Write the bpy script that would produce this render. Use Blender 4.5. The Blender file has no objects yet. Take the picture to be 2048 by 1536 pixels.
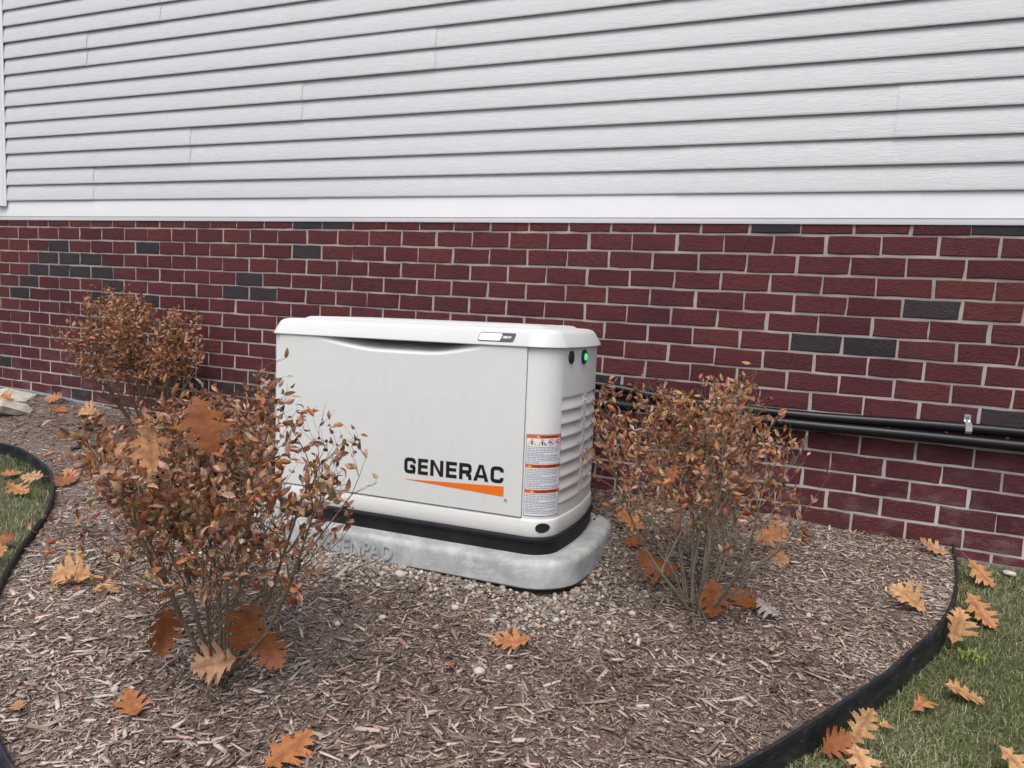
import bpy, math, random
import numpy as np
from mathutils import Matrix, Vector

random.seed(7)
RNG = np.random.default_rng(7)
scene = bpy.context.scene
COL = scene.collection

# ------------------------------------------------------------------ camera
def rot(yaw, pitch, roll):
    cy, sy = math.cos(yaw), math.sin(yaw)
    Rz = np.array([[cy, -sy, 0], [sy, cy, 0], [0, 0, 1]])
    c, s = math.cos(pitch), math.sin(pitch)
    Rx = np.array([[1, 0, 0], [0, c, -s], [0, s, c]])
    c, s = math.cos(roll), math.sin(roll)
    Ry = np.array([[c, 0, s], [0, 1, 0], [-s, 0, c]])
    return Rz @ Rx @ Ry

CAM_R = rot(0.39178, -0.10813, -0.05398)
CAM_P = np.array([5.05236, -3.23946, -0.36341])
cam_d = bpy.data.cameras.new('camera')
cam_d.sensor_width = 36.0
cam_d.lens = 1420.0 / 2048.0 * 36.0
cam_d.clip_start = 0.05
cam_d.clip_end = 500.0
cam = bpy.data.objects.new('camera', cam_d)
COL.objects.link(cam)
M = Matrix.Identity(4)
for i in range(3):
    M[i][0] = CAM_R[i, 0]; M[i][1] = CAM_R[i, 2]; M[i][2] = -CAM_R[i, 1]; M[i][3] = CAM_P[i]
cam.matrix_world = M
scene.camera = cam

# ------------------------------------------------------------------ light: overcast daylight
SUN_DIR = Vector((0.04, -0.46, 0.89)).normalized()      # towards the sun
SUN_EL = math.asin(SUN_DIR.z)
SUN_AZ = math.atan2(SUN_DIR.x, SUN_DIR.y)
world = bpy.data.worlds.new('World')
scene.world = world
world.use_nodes = True
wn = world.node_tree
wn.nodes.clear()
sky = wn.nodes.new('ShaderNodeTexSky')
sky.sky_type = 'NISHITA'
sky.sun_disc = False
sky.sun_elevation = SUN_EL
sky.sun_rotation = SUN_AZ
sky.air_density = 1.0
sky.dust_density = 4.0
sky.ozone_density = 1.0
bg = wn.nodes.new('ShaderNodeBackground')
bg.inputs['Strength'].default_value = 0.15
wo = wn.nodes.new('ShaderNodeOutputWorld')
wn.links.new(sky.outputs[0], bg.inputs[0])
wn.links.new(bg.outputs[0], wo.inputs[0])
sun_d = bpy.data.lights.new('sun', 'SUN')
sun_d.energy = 1.3
sun_d.angle = math.radians(38)
sun_d.color = (1.0, 0.965, 0.93)
sun = bpy.data.objects.new('sun', sun_d)
COL.objects.link(sun)
sun.rotation_euler = SUN_DIR.to_track_quat('Z', 'Y').to_euler()
sun.location = (2, -6, 8)

vs = scene.view_settings
vs.view_transform = 'Standard'
vs.look = 'None'
vs.exposure = 0.45
vs.gamma = 1.0
vs.use_curve_mapping = False
scene.render.engine = 'CYCLES'
scene.cycles.max_bounces = 4
scene.cycles.diffuse_bounces = 2
scene.cycles.glossy_bounces = 2
scene.cycles.transmission_bounces = 2
scene.cycles.use_adaptive_sampling = True
scene.cycles.adaptive_threshold = 0.02
scene.cycles.use_denoising = True
scene.cycles.denoising_input_passes = 'RGB_ALBEDO_NORMAL'
scene.cycles.denoising_prefilter = 'ACCURATE'

# ------------------------------------------------------------------ material helpers
class NT:
    """small wrapper round a node tree"""
    def __init__(self, name):
        self.m = bpy.data.materials.new(name)
        self.m.use_nodes = True
        self.t = self.m.node_tree
        self.t.nodes.clear()
        self.out = self.n('ShaderNodeOutputMaterial')
        self.p = self.n('ShaderNodeBsdfPrincipled')
        self.l(self.p.outputs[0], self.out.inputs['Surface'])
    def n(self, kind, **kw):
        x = self.t.nodes.new(kind)
        for k, v in kw.items(): setattr(x, k, v)
        return x
    def l(self, a, b): self.t.links.new(a, b)
    def coords(self, kind='Object', scale=(1, 1, 1)):
        if kind == 'World':
            src = self.n('ShaderNodeNewGeometry').outputs['Position']
        else:
            src = self.n('ShaderNodeTexCoord').outputs[kind]
        mp = self.n('ShaderNodeMapping'); mp.inputs['Scale'].default_value = scale
        self.l(src, mp.inputs['Vector'])
        return mp.outputs[0]
    def noise(self, vec, scale, detail=4, rough=0.55, dist=0.0):
        x = self.n('ShaderNodeTexNoise')
        x.inputs['Scale'].default_value = scale; x.inputs['Detail'].default_value = detail
        x.inputs['Roughness'].default_value = rough; x.inputs['Distortion'].default_value = dist
        if vec is not None: self.l(vec, x.inputs['Vector'])
        return x.outputs['Fac']
    def ramp(self, fac, stops, interp='LINEAR'):
        r = self.n('ShaderNodeValToRGB'); r.color_ramp.interpolation = interp
        e = r.color_ramp.elements
        while len(e) < len(stops): e.new(0.5)
        for el, (pos, c) in zip(e, stops):
            el.position = pos; el.color = (*c, 1) if len(c) == 3 else c
        self.l(fac, r.inputs[0])
        return r.outputs[0]
    def rng(self, fac, a, b, c=0.0, d=1.0):
        r = self.n('ShaderNodeMapRange')
        for k, v in zip(('From Min', 'From Max', 'To Min', 'To Max'), (a, b, c, d)): r.inputs[k].default_value = v
        self.l(fac, r.inputs['Value'])
        return r.outputs[0]
    def mix(self, fac, a, b, blend='MIX'):
        x = self.n('ShaderNodeMix', data_type='RGBA', blend_type=blend)
        for sock, v in ((x.inputs['Factor'], fac), (x.inputs['A'], a), (x.inputs['B'], b)):
            if isinstance(v, (int, float)): sock.default_value = v
            elif isinstance(v, tuple): sock.default_value = (*v, 1)
            else: self.l(v, sock)
        # mix node has several same-named sockets: use the colour ones by index
        return x
    def mixc(self, fac, a, b, blend='MIX'):
        x = self.n('ShaderNodeMix', data_type='RGBA', blend_type=blend)
        f, A, B = x.inputs[0], x.inputs[6], x.inputs[7]
        for sock, v in ((f, fac), (A, a), (B, b)):
            if isinstance(v, (int, float)): sock.default_value = v
            elif isinstance(v, tuple): sock.default_value = (*v, 1)
            else: self.l(v, sock)
        return x.outputs[2]
    def math(self, op, a, b=0.0):
        x = self.n('ShaderNodeMath', operation=op)
        for sock, v in ((x.inputs[0], a), (x.inputs[1], b)):
            if isinstance(v, (int, float)): sock.default_value = v
            else: self.l(v, sock)
        return x.outputs[0]
    def bump(self, height, strength=0.3, dist=0.01):
        b = self.n('ShaderNodeBump'); b.inputs['Strength'].default_value = strength; b.inputs['Distance'].default_value = dist
        self.l(height, b.inputs['Height']); self.l(b.outputs[0], self.p.inputs['Normal'])
    def set(self, color=None, rough=0.6, metal=0.0, spec=None):
        if color is not None:
            if isinstance(color, tuple): self.p.inputs['Base Color'].default_value = (*color, 1)
            else: self.l(color, self.p.inputs['Base Color'])
        if isinstance(rough, (int, float)): self.p.inputs['Roughness'].default_value = rough
        else: self.l(rough, self.p.inputs['Roughness'])
        self.p.inputs['Metallic'].default_value = metal
        if spec is not None: self.p.inputs['Specular IOR Level'].default_value = spec
        return self.m

def simple(name, color, rough=0.5, metal=0.0, var=0.0, vscale=20.0, bump=0.0, spec=None):
    t = NT(name)
    c = color
    if var:
        n = t.noise(t.coords('Object'), vscale, 5)
        c = t.mixc(t.rng(n, 0.3, 0.7), tuple(max(0, v * (1 - var)) for v in color), tuple(min(1, v * (1 + var)) for v in color))
    m = t.set(c, rough, metal, spec)
    if bump:
        t.bump(t.noise(t.coords('Object'), vscale * 6, 3), bump, 0.002)
    return m

# bricks: rnd source is the object (single bricks) or a face attribute (the field of far bricks)
def brick_mat(name, dark, attr):
    t = NT(name)
    if attr:
        a = t.n('ShaderNodeAttribute'); a.attribute_name = 'rnd'; r = a.outputs['Fac']
    else:
        r = t.n('ShaderNodeObjectInfo').outputs['Random']
    pos = t.coords('World', (1, 1, 1))
    if dark:
        base = t.ramp(r, [(0, (0.036, 0.030, 0.034)), (0.5, (0.050, 0.040, 0.044)), (1, (0.058, 0.038, 0.042))])
    else:
        base = t.ramp(r, [(0, (0.070, 0.019, 0.024)), (0.35, (0.102, 0.025, 0.032)), (0.65, (0.116, 0.029, 0.035)), (0.85, (0.134, 0.037, 0.034)), (1, (0.080, 0.028, 0.034))])
    stre = t.noise(t.coords('World', (5, 5, 26)), 9, 4, 0.6, 0.6)
    c = t.mixc(t.rng(stre, 0.35, 0.72), base, (0.055, 0.028, 0.034) if not dark else (0.025, 0.022, 0.026))
    blot = t.rng(t.noise(t.coords('World', (1, 1, 2.2)), 30, 6, 0.72, 0.9), 0.50, 0.66, 0, 0.8)
    c = t.mixc(0.7, base, c)
    c = t.mixc(blot, c, (0.036, 0.016, 0.022) if not dark else (0.022, 0.020, 0.024))
    big = t.noise(pos, 3.0, 3)
    c = t.mixc(t.rng(big, 0.3, 0.75, 0.0, 0.35), c, (0.150, 0.040, 0.030) if not dark else (0.06, 0.05, 0.055))
    # lime bloom on the lowest courses
    sep = t.n('ShaderNodeSeparateXYZ'); t.l(t.n('ShaderNodeNewGeometry').outputs['Position'], sep.inputs[0])
    low = t.rng(sep.outputs['Z'], -0.72, -1.2)
    bl = t.math('MULTIPLY', low, t.rng(t.noise(t.coords('World', (1, 1, 1.6)), 7.5, 5, 0.6), 0.50, 0.72))
    c = t.mixc(t.math('MULTIPLY', bl, 0.42), c, (0.30, 0.24, 0.25))
    spk = t.rng(t.noise(pos, 160, 1), 0.76, 0.80, 0, 0.6)
    c = t.mixc(spk, c, (0.35, 0.30, 0.27))
    m = t.set(c, t.rng(stre, 0.2, 0.8, 0.7, 0.9), spec=0.15)
    h = t.math('ADD', t.math('MULTIPLY', stre, 0.8), t.noise(pos, 110, 3))
    t.bump(h, 0.8, 0.005)
    return m

def mortar_mat():
    t = NT('mortar')
    pos = t.coords('World')
    c = t.ramp(t.noise(pos, 6, 5), [(0.3, (0.25, 0.215, 0.19)), (0.7, (0.44, 0.39, 0.345))])
    sep = t.n('ShaderNodeSeparateXYZ'); t.l(t.n('ShaderNodeNewGeometry').outputs['Position'], sep.inputs[0])
    low = t.rng(sep.outputs['Z'], -0.35, -1.1, 0, 0.7)
    c = t.mixc(t.math('MULTIPLY', low, t.rng(t.noise(pos, 4, 4), 0.35, 0.6)), c, (0.60, 0.575, 0.56))
    m = t.set(c, 0.9)
    t.bump(t.noise(pos, 220, 4), 0.6, 0.003)
    return m

def siding_mat():
    t = NT('vinyl_siding')
    g1 = t.noise(t.coords('World', (0.9, 1, 10)), 14, 6, 0.68, 1.6)
    g2 = t.noise(t.coords('World', (0.8, 1, 1.5)), 2.2, 3)
    c = t.mixc(t.rng(g1, 0.3, 0.75), (0.565, 0.567, 0.580), (0.655, 0.657, 0.667))
    c = t.mixc(t.rng(g2, 0.35, 0.7, 0, 0.18), c, (0.60, 0.595, 0.60))
    spk = t.rng(t.noise(t.coords('World'), 60, 1), 0.80, 0.83, 0, 0.5)
    c = t.mixc(spk, c, (0.40, 0.38, 0.38))
    orn = t.n('ShaderNodeObjectInfo').outputs['Random']
    c = t.mixc(t.rng(orn, 0, 1, 0, 0.10), c, (0.52, 0.52, 0.53))
    m = t.set(c, 0.52, spec=0.35)
    t.bump(g1, 0.5, 0.006)
    return m

def paint_mat(name, col, rough=0.38):
    t = NT(name)
    pos = t.coords('Object')
    c = t.mixc(t.rng(t.noise(pos, 3.5, 3), 0.3, 0.7), tuple(v * 0.975 for v in col), col)
    dust = t.rng(t.noise(t.coords('Object', (1, 1, 0.35)), 22, 6, 0.65), 0.52, 0.82, 0, 0.17)
    c = t.mixc(dust, c, (0.50, 0.47, 0.42))
    m = t.set(c, rough, spec=0.4)
    t.bump(t.noise(pos, 420, 2), 0.05, 0.001)
    return m

def concrete_mat():
    t = NT('pad_concrete')
    pos = t.coords('Object')
    n = t.noise(pos, 7, 8, 0.62, 0.3)
    c = t.ramp(n, [(0.30, (0.235, 0.25, 0.25)), (0.48, (0.35, 0.365, 0.36)), (0.70, (0.52, 0.53, 0.525))])
    st = t.rng(t.noise(t.coords('Object', (1, 1, 2.5)), 13, 6, 0.7, 0.6), 0.52, 0.74, 0, 0.55)
    c = t.mixc(st, c, (0.63, 0.64, 0.64))
    pit = t.rng(t.noise(pos, 90, 2), 0.70, 0.78, 0, 0.55)
    c = t.mixc(pit, c, (0.24, 0.24, 0.235))
    geo = t.n('ShaderNodeNewGeometry')
    m = t.set(c, 0.82)
    t.bump(t.math('ADD', n, t.math('MULTIPLY', t.noise(pos, 150, 3), 0.5)), 0.5, 0.006)
    return m

def attr_mat(name, rough=0.8, bump_scale=180, bump=0.5, grain=0.25, trans=0.0):
    """colour comes from the piece's own colour attribute, with fine grain over it"""
    t = NT(name)
    a = t.n('ShaderNodeAttribute'); a.attribute_name = 'col'
    n = t.noise(t.coords('Object'), bump_scale, 4)
    c = t.mixc(t.rng(n, 0.3, 0.7, 0, grain), a.outputs['Color'], (0.05, 0.035, 0.028))
    m = t.set(c, rough, spec=0.25)
    t.bump(n, bump, 0.002)
    if trans:
        tr = t.n('ShaderNodeBsdfTranslucent'); t.l(c, tr.inputs[0])
        mx = t.n('ShaderNodeMixShader'); mx.inputs[0].default_value = trans
        t.l(t.p.outputs[0], mx.inputs[1]); t.l(tr.outputs[0], mx.inputs[2]); t.l(mx.outputs[0], t.out.inputs['Surface'])
    return m

def leaf_mat(name, stops, attr=False, vein=False, trans=0.18, rough=0.55, ns=5.0):
    t = NT(name)
    if attr:
        a = t.n('ShaderNodeAttribute'); a.attribute_name = 'rnd'; r = a.outputs['Fac']
    else:
        r = t.n('ShaderNodeObjectInfo').outputs['Random']
    c = t.ramp(r, stops)
    oc = t.coords('Object')
    n = t.noise(oc, ns, 6, 0.65)
    c = t.mixc(t.rng(n, 0.44, 0.70, 0, 0.62), c, (0.12, 0.045, 0.020))
    if vein:
        u = t.n('ShaderNodeAttribute'); u.attribute_name = 'vein'
        c = t.mixc(t.math('MULTIPLY', u.outputs['Fac'], 0.55), c, (0.20, 0.075, 0.03))
        spot = t.rng(t.noise(oc, 26, 2), 0.66, 0.72, 0, 0.6)
        c = t.mixc(spot, c, (0.10, 0.045, 0.025))
    geo = t.n('ShaderNodeNewGeometry')
    c = t.mixc(t.math('MULTIPLY', geo.outputs['Backfacing'], 0.35), c, (0.42, 0.27, 0.20))
    t.set(c, rough, spec=0.4)
    t.bump(n, 0.35, 0.02 if vein else 0.004)
    tr = t.n('ShaderNodeBsdfTranslucent'); t.l(c, tr.inputs[0])
    mx = t.n('ShaderNodeMixShader'); mx.inputs[0].default_value = trans
    t.l(t.p.outputs[0], mx.inputs[1]); t.l(tr.outputs[0], mx.inputs[2]); t.l(mx.outputs[0], t.out.inputs['Surface'])
    return t.m

def soil_mat(name, c1, c2, scale=30):
    t = NT(name)
    pos = t.coords('World')
    n = t.noise(pos, scale, 8, 0.7)
    m = t.set(t.mixc(t.rng(n, 0.3, 0.7), c1, c2), 0.95)
    t.bump(n, 0.8, 0.02)
    return m

MAT = {}
D = math.radians
MAT['brick'] = brick_mat('red_brick', False, False)
MAT['brick_dark'] = brick_mat('charcoal_brick', True, False)
MAT['brick_a'] = brick_mat('red_brick_field', False, True)
MAT['brick_dark_a'] = brick_mat('charcoal_brick_field', True, True)
MAT['mortar'] = mortar_mat()
MAT['siding'] = siding_mat()
MAT['trim'] = simple('white_trim', (0.735, 0.735, 0.745), 0.42, var=0.02, vscale=4)
MAT['sheath'] = simple('sheathing_shadow_board', (0.10, 0.10, 0.10), 0.9)
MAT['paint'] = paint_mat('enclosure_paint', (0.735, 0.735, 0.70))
MAT['paint_lid_dimmed'] = paint_mat('lid_paint_dimmed', (0.625, 0.64, 0.62), 0.34)  # same paint as the enclosure, darkened to offset strong light from above
MAT['paint_door_shaded'] = paint_mat('door_paint_shaded', (0.675, 0.692, 0.66), 0.42)  # same paint as the enclosure, with darker shading put into the base colour
MAT['black_plastic'] = simple('black_plastic', (0.022, 0.022, 0.026), 0.42, var=0.3, vscale=9, bump=0.1)
MAT['base_black'] = simple('black_base', (0.014, 0.014, 0.017), 0.55, var=0.35, vscale=7, bump=0.15, spec=0.22)
MAT['pipe'] = simple('black_conduit', (0.007, 0.007, 0.009), 0.33, var=0.2, vscale=12, spec=0.3)
MAT['ink'] = simple('black_print', (0.008, 0.008, 0.009), 0.5)
MAT['orange'] = simple('orange_print', (0.80, 0.165, 0.012), 0.45)
MAT['lab_white'] = simple('label_white', (0.74, 0.76, 0.80), 0.45)
MAT['lab_orange'] = simple('label_orange', (0.72, 0.11, 0.03), 0.5)
MAT['lab_grey'] = simple('label_print', (0.20, 0.22, 0.26), 0.6)
MAT['lab_yellow'] = simple('label_yellow', (0.75, 0.60, 0.06), 0.5)
MAT['lab_red'] = simple('label_red', (0.62, 0.05, 0.06), 0.5)
MAT['badge_white'] = simple('badge_white', (0.74, 0.76, 0.74), 0.3)
MAT['badge_slate'] = simple('badge_slate', (0.035, 0.038, 0.055), 0.5)
MAT['badge_grey'] = simple('badge_grey', (0.38, 0.40, 0.38), 0.4)
MAT['gap_shade'] = simple('painted_gap_shade', (0.01, 0.01, 0.011), 0.7)  # black put in for the shade inside gaps and openings
MAT['concrete'] = concrete_mat()
MAT['ledge'] = simple('ledge_concrete', (0.17, 0.155, 0.155), 0.9, var=0.3, vscale=14, bump=0.5)
MAT['flashing'] = simple('grey_flashing', (0.22, 0.23, 0.25), 0.6, var=0.2)
MAT['zinc'] = simple('zinc_strap', (0.62, 0.64, 0.66), 0.3, 0.8)
MAT['bolt'] = simple('blue_screw', (0.10, 0.16, 0.28), 0.4, 0.3)
te = NT('edging_plastic')
ed_n = te.noise(te.coords('World', (1, 1, 1.5)), 24, 7, 0.7)
ed_c = te.mixc(te.rng(ed_n, 0.50, 0.78, 0, 0.55), (0.014, 0.015, 0.018), (0.10, 0.085, 0.072))
te.set(ed_c, te.rng(ed_n, 0.4, 0.75, 0.34, 0.75), spec=0.5)
te.bump(te.noise(te.coords('World'), 140, 3), 0.25, 0.003)
MAT['edging'] = te.m
MAT['soil'] = soil_mat('bed_soil', (0.075, 0.052, 0.042), (0.29, 0.22, 0.18), 90)
MAT['turf'] = soil_mat('turf_soil', (0.055, 0.062, 0.030), (0.13, 0.125, 0.072), 45)
MAT['chips'] = attr_mat('mulch_chips', 0.85, 160, 0.5, 0.30)
MAT['stones'] = attr_mat('gravel_stone', 0.8, 120, 0.5, 0.22)
MAT['grass'] = attr_mat('grass_blades', 0.6, 60, 0.1, 0.08, 0.25)
MAT['bark'] = simple('shrub_bark', (0.165, 0.118, 0.072), 0.8, var=0.35, vscale=40, bump=0.5)
MAT['bark_grey'] = simple('shrub_bark_grey', (0.20, 0.165, 0.115), 0.8, var=0.35, vscale=40, bump=0.5)
SHRUB = [(0.0, (0.14, 0.040, 0.016)), (0.16, (0.30, 0.085, 0.026)), (0.36, (0.44, 0.155, 0.050)), (0.56, (0.54, 0.240, 0.095)),
         (0.70, (0.58, 0.34, 0.235)), (0.83, (0.48, 0.32, 0.27)), (0.93, (0.52, 0.33, 0.10)), (1.0, (0.30, 0.29, 0.08))]
MAT['leaf'] = leaf_mat('dry_shrub_leaf', SHRUB, rough=.42)
MAT['leaf_a'] = leaf_mat('dry_shrub_foliage', SHRUB, True, rough=.42, ns=150.0)
MAT['oak_orange'] = leaf_mat('oak_leaf_orange', [(0, (0.34, 0.105, 0.034)), (0.35, (0.46, 0.185, 0.066)), (0.7, (0.52, 0.245, 0.10)), (1, (0.50, 0.29, 0.17))], vein=True, trans=0.12)
MAT['oak_tan'] = leaf_mat('oak_leaf_tan', [(0, (0.56, 0.30, 0.125)), (1, (0.60, 0.35, 0.17))], vein=True, trans=0.12)
MAT['oak_brown'] = leaf_mat('oak_leaf_brown', [(0, (0.27, 0.085, 0.022)), (1, (0.34, 0.115, 0.032))], vein=True, trans=0.15)
MAT['oak_grey'] = leaf_mat('oak_leaf_grey', [(0, (0.33, 0.30, 0.29)), (1, (0.40, 0.37, 0.35))], vein=True, trans=0.08)
MAT['berry'] = simple('dark_berry', (0.014, 0.014, 0.022), 0.3)
MAT['rock'] = simple('pale_limestone', (0.43, 0.405, 0.34), 0.9, var=0.3, vscale=18, bump=0.7)
MAT['pebble'] = simple('white_pebble', (0.47, 0.44, 0.385), 0.75, var=0.2, vscale=40, bump=0.4)
MAT['weed'] = simple('bright_weed', (0.17, 0.215, 0.05), 0.6, var=0.25, vscale=30)
gl = NT('green_indicator')
gl.set((0.02, 0.5, 0.10), 0.3)
gl.p.inputs['Emission Color'].default_value = (0.03, 1.0, 0.20, 1)
gl.p.inputs['Emission Strength'].default_value = 0.85
MAT['green'] = gl.m

# ------------------------------------------------------------------ mesh helpers
class MB:
    def __init__(self): self.v = []; self.f = []; self.mi = []
    def add(self, vs, fs, mi=0):
        o = len(self.v); self.v += [tuple(map(float, q)) for q in vs]
        self.f += [tuple(o + i for i in q) for q in fs]; self.mi += [mi] * len(fs)
        return self
    def box(self, x0, x1, y0, y1, z0, z1, mi=0):
        v = [(x0, y0, z0), (x1, y0, z0), (x1, y1, z0), (x0, y1, z0), (x0, y0, z1), (x1, y0, z1), (x1, y1, z1), (x0, y1, z1)]
        return self.add(v, [(0, 3, 2, 1), (4, 5, 6, 7), (0, 1, 5, 4), (1, 2, 6, 5), (2, 3, 7, 6), (3, 0, 4, 7)], mi)
    def loft(self, rings, cap0=True, cap1=True, closed=True, mi=0):
        n = len(rings[0]); vs = [p for r in rings for p in r]; fs = []
        for k in range(len(rings) - 1):
            for i in range(n if closed else n - 1):
                j = (i + 1) % n
                fs.append((k * n + i, k * n + j, (k + 1) * n + j, (k + 1) * n + i))
        if cap0: fs.append(tuple(range(n - 1, -1, -1)))
        if cap1: fs.append(tuple((len(rings) - 1) * n + i for i in range(n)))
        return self.add(vs, fs, mi)
    def tube(self, pts, radii, sides=8, caps=True, mi=0):
        pts = [Vector(p) for p in pts]
        if isinstance(radii, (int, float)): radii = [radii] * len(pts)
        rings = []; ref = None
        for i, p in enumerate(pts):
            d = (pts[min(i + 1, len(pts) - 1)] - pts[max(i - 1, 0)]).normalized()
            if ref is None:
                ref = d.orthogonal().normalized()
            ref = (ref - d * ref.dot(d))
            ref = ref.normalized() if ref.length > 1e-6 else d.orthogonal().normalized()
            b = d.cross(ref)
            rings.append([tuple(p + (ref * math.cos(a) + b * math.sin(a)) * radii[i]) for a in [2 * math.pi * k / sides for k in range(sides)]])
        return self.loft(rings, caps, caps, True, mi)
    def mesh(self, name, mats, smooth=False):
        me = bpy.data.meshes.new(name)
        me.from_pydata(self.v, [], self.f)
        for m in (mats if isinstance(mats, (list, tuple)) else [mats]): me.materials.append(m)
        if any(self.mi): me.polygons.foreach_set('material_index', self.mi)
        if smooth: me.polygons.foreach_set('use_smooth', [True] * len(self.f))
        me.update()
        return me
    def obj(self, name, mats, parent=None, smooth=False, angle=None):
        me = self.mesh(name, mats, smooth or angle is not None)
        if angle is not None: sharp(me, angle)
        return link(name, me, parent)

def sharp(me, deg):
    me.set_sharp_from_angle(angle=math.radians(deg))

def link(name, data, parent=None):
    o = bpy.data.objects.new(name, data); COL.objects.link(o)
    if parent is not None: o.parent = parent
    return o

def tag(o, label=None, cat=None, group=None, kind=None):
    if label: o['label'] = label
    if cat: o['category'] = cat
    if group: o['group'] = group
    if kind: o['kind'] = kind
    return o

def empty(name, loc, R=None):
    e = bpy.data.objects.new(name, None); COL.objects.link(e)
    e.empty_display_size = 0.1
    m = Matrix.Identity(4)
    if R is not None:
        for i in range(3):
            for j in range(3): m[i][j] = float(R[i, j])
    m.translation = Vector(loc)
    e.matrix_world = m
    return e

def big_mesh(name, verts, quads, mat, col=None, tris=None):
    """fast mesh from numpy arrays; col = per-vertex rgb"""
    me = bpy.data.meshes.new(name)
    nv = len(verts)
    loops = []; starts = []; tot = []
    if quads is not None and len(quads):
        loops.append(quads.ravel()); starts.append(np.arange(len(quads)) * 4); tot.append(np.full(len(quads), 4))
    if tris is not None and len(tris):
        base = 0 if not loops else len(loops[0])
        loops.append(tris.ravel()); starts.append(base + np.arange(len(tris)) * 3); tot.append(np.full(len(tris), 3))
    loops = np.concatenate(loops).astype(np.int32); starts = np.concatenate(starts).astype(np.int32); tot = np.concatenate(tot).astype(np.int32)
    me.vertices.add(nv); me.vertices.foreach_set('co', verts.astype(np.float32).ravel())
    me.loops.add(len(loops)); me.loops.foreach_set('vertex_index', loops)
    me.polygons.add(len(starts)); me.polygons.foreach_set('loop_start', starts); me.polygons.foreach_set('loop_total', tot)
    me.update(calc_edges=True); me.validate()
    if col is not None:
        a = me.attributes.new('col', 'FLOAT_COLOR', 'POINT')
        c4 = np.concatenate([col, np.ones((nv, 1))], 1).astype(np.float32)
        a.data.foreach_set('color', c4.ravel())
    me.materials.append(mat)
    return me

def text_mesh(body, size, bold=0.0, extrude=0.0, spacing=1.0, xscale=1.0):
    cu = bpy.data.curves.new('lettering', 'FONT')
    cu.body = body; cu.size = size; cu.offset = bold; cu.extrude = extrude
    cu.space_character = spacing; cu.resolution_u = 3
    ob = bpy.data.objects.new('lettering', cu); COL.objects.link(ob)
    dg = bpy.context.evaluated_depsgraph_get()
    me = bpy.data.meshes.new_from_object(ob.evaluated_get(dg))
    bpy.data.objects.remove(ob); bpy.data.curves.remove(cu)
    for v in me.vertices: v.co.x *= xscale
    return me

def fit_text(me, w, h, keep=False):
    """scale a text mesh so that its bounding box is 0..w by 0..h"""
    xs = [v.co.x for v in me.vertices]; ys = [v.co.y for v in me.vertices]
    x0, x1, y0, y1 = min(xs), max(xs), min(ys), max(ys)
    for v in me.vertices:
        v.co.x = (v.co.x - x0) / (x1 - x0) * w; v.co.y = (v.co.y - y0) / (y1 - y0) * h
    return me

# ------------------------------------------------------------------ terrain
def gz(x, y):
    """height of the mulch bed"""
    d = np.maximum(-np.asarray(y, float), 0.0)
    x = np.asarray(x, float)
    return -1.15 - 0.0125 * np.clip(x, -6, 12) - 0.115 * np.minimum(d, 1.1) - 0.045 * np.clip(d - 1.1, 0, 30)

def bumps(x, y):
    dx, dy = np.asarray(x, float) - 4.2972 + .6215, np.asarray(y, float) + .9821 - .297
    qx, qy = np.abs(dx) - (.7135 - .17), np.abs(dy + .02 * dx) - (.375 - .17)
    sd = np.hypot(np.maximum(qx, 0), np.maximum(qy, 0)) + np.minimum(np.maximum(qx, qy), 0) - .17
    return -.012 * np.exp(-(np.maximum(sd, 0) / .025) ** 2) + 0.007 * np.sin(5.1 * x + 1.3) * np.sin(4.3 * y + .4) + 0.005 * np.sin(11.7 * x + 2.6 * y) + 0.004 * np.sin(17.0 * y - 6.1 * x + 1)

EDGE_PTS = [(-4.5, -1.35), (-2.5, -1.12), (-1.0, -0.95), (0.2, -0.87), (0.80, -0.843), (1.13, -0.841), (1.3, -0.852), (1.525, -0.915), (1.725, -0.99), (1.86, -1.06),
            (2.006, -1.156), (2.149, -1.264), (2.31, -1.405), (2.448, -1.549), (2.603, -1.702), (2.768, -1.853), (3.05, -2.07), (3.30, -2.22),
            (3.541, -2.325), (3.70, -2.362), (3.95, -2.34), (4.3, -2.22), (4.65, -1.98), (4.946, -1.701), (5.01, -1.615), (5.106, -1.459),
            (5.197, -1.313), (5.275, -1.184), (5.342, -1.068), (5.397, -0.963), (5.45, -0.86), (5.508, -0.733), (5.55, -0.622), (5.585, -0.496),
            (5.625, -0.292), (5.652, -0.03)]
def catmull(pts, n=6):
    out = []
    P = [np.array(p, float) for p in pts]
    for i in range(len(P) - 1):
        p0, p1, p2, p3 = P[max(i - 1, 0)], P[i], P[i + 1], P[min(i + 2, len(P) - 1)]
        for k in range(n):
            t = k / n
            out.append(0.5 * ((2 * p1) + (-p0 + p2) * t + (2 * p0 - 5 * p1 + 4 * p2 - p3) * t * t + (-p0 + 3 * p1 - 3 * p2 + p3) * t ** 3))
    out.append(P[-1])
    return np.array(out)
EDGE = catmull(EDGE_PTS)
BED_POLY = np.concatenate([EDGE, np.array([[5.652, 0.05], [-4.5, 0.05]])])
def inside(x, y, poly=BED_POLY):
    r = np.zeros(len(x), bool)
    n = len(poly); j = n - 1
    for i in range(n):
        xi, yi = poly[i]; xj, yj = poly[j]
        if yi != yj:
            r ^= ((yi > y) != (yj > y)) & (x < (xj - xi) * (y - yi) / (yj - yi) + xi)
        j = i
    return r
def edge_dist(x, y):
    d = np.full(len(x), 9.0)
    for i in range(0, len(EDGE) - 1):
        a, b = EDGE[i], EDGE[i + 1]; ab = b - a
        t = np.clip(((x - a[0]) * ab[0] + (y - a[1]) * ab[1]) / (ab @ ab), 0, 1)
        d = np.minimum(d, np.hypot(x - a[0] - t * ab[0], y - a[1] - t * ab[1]))
    return d
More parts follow.
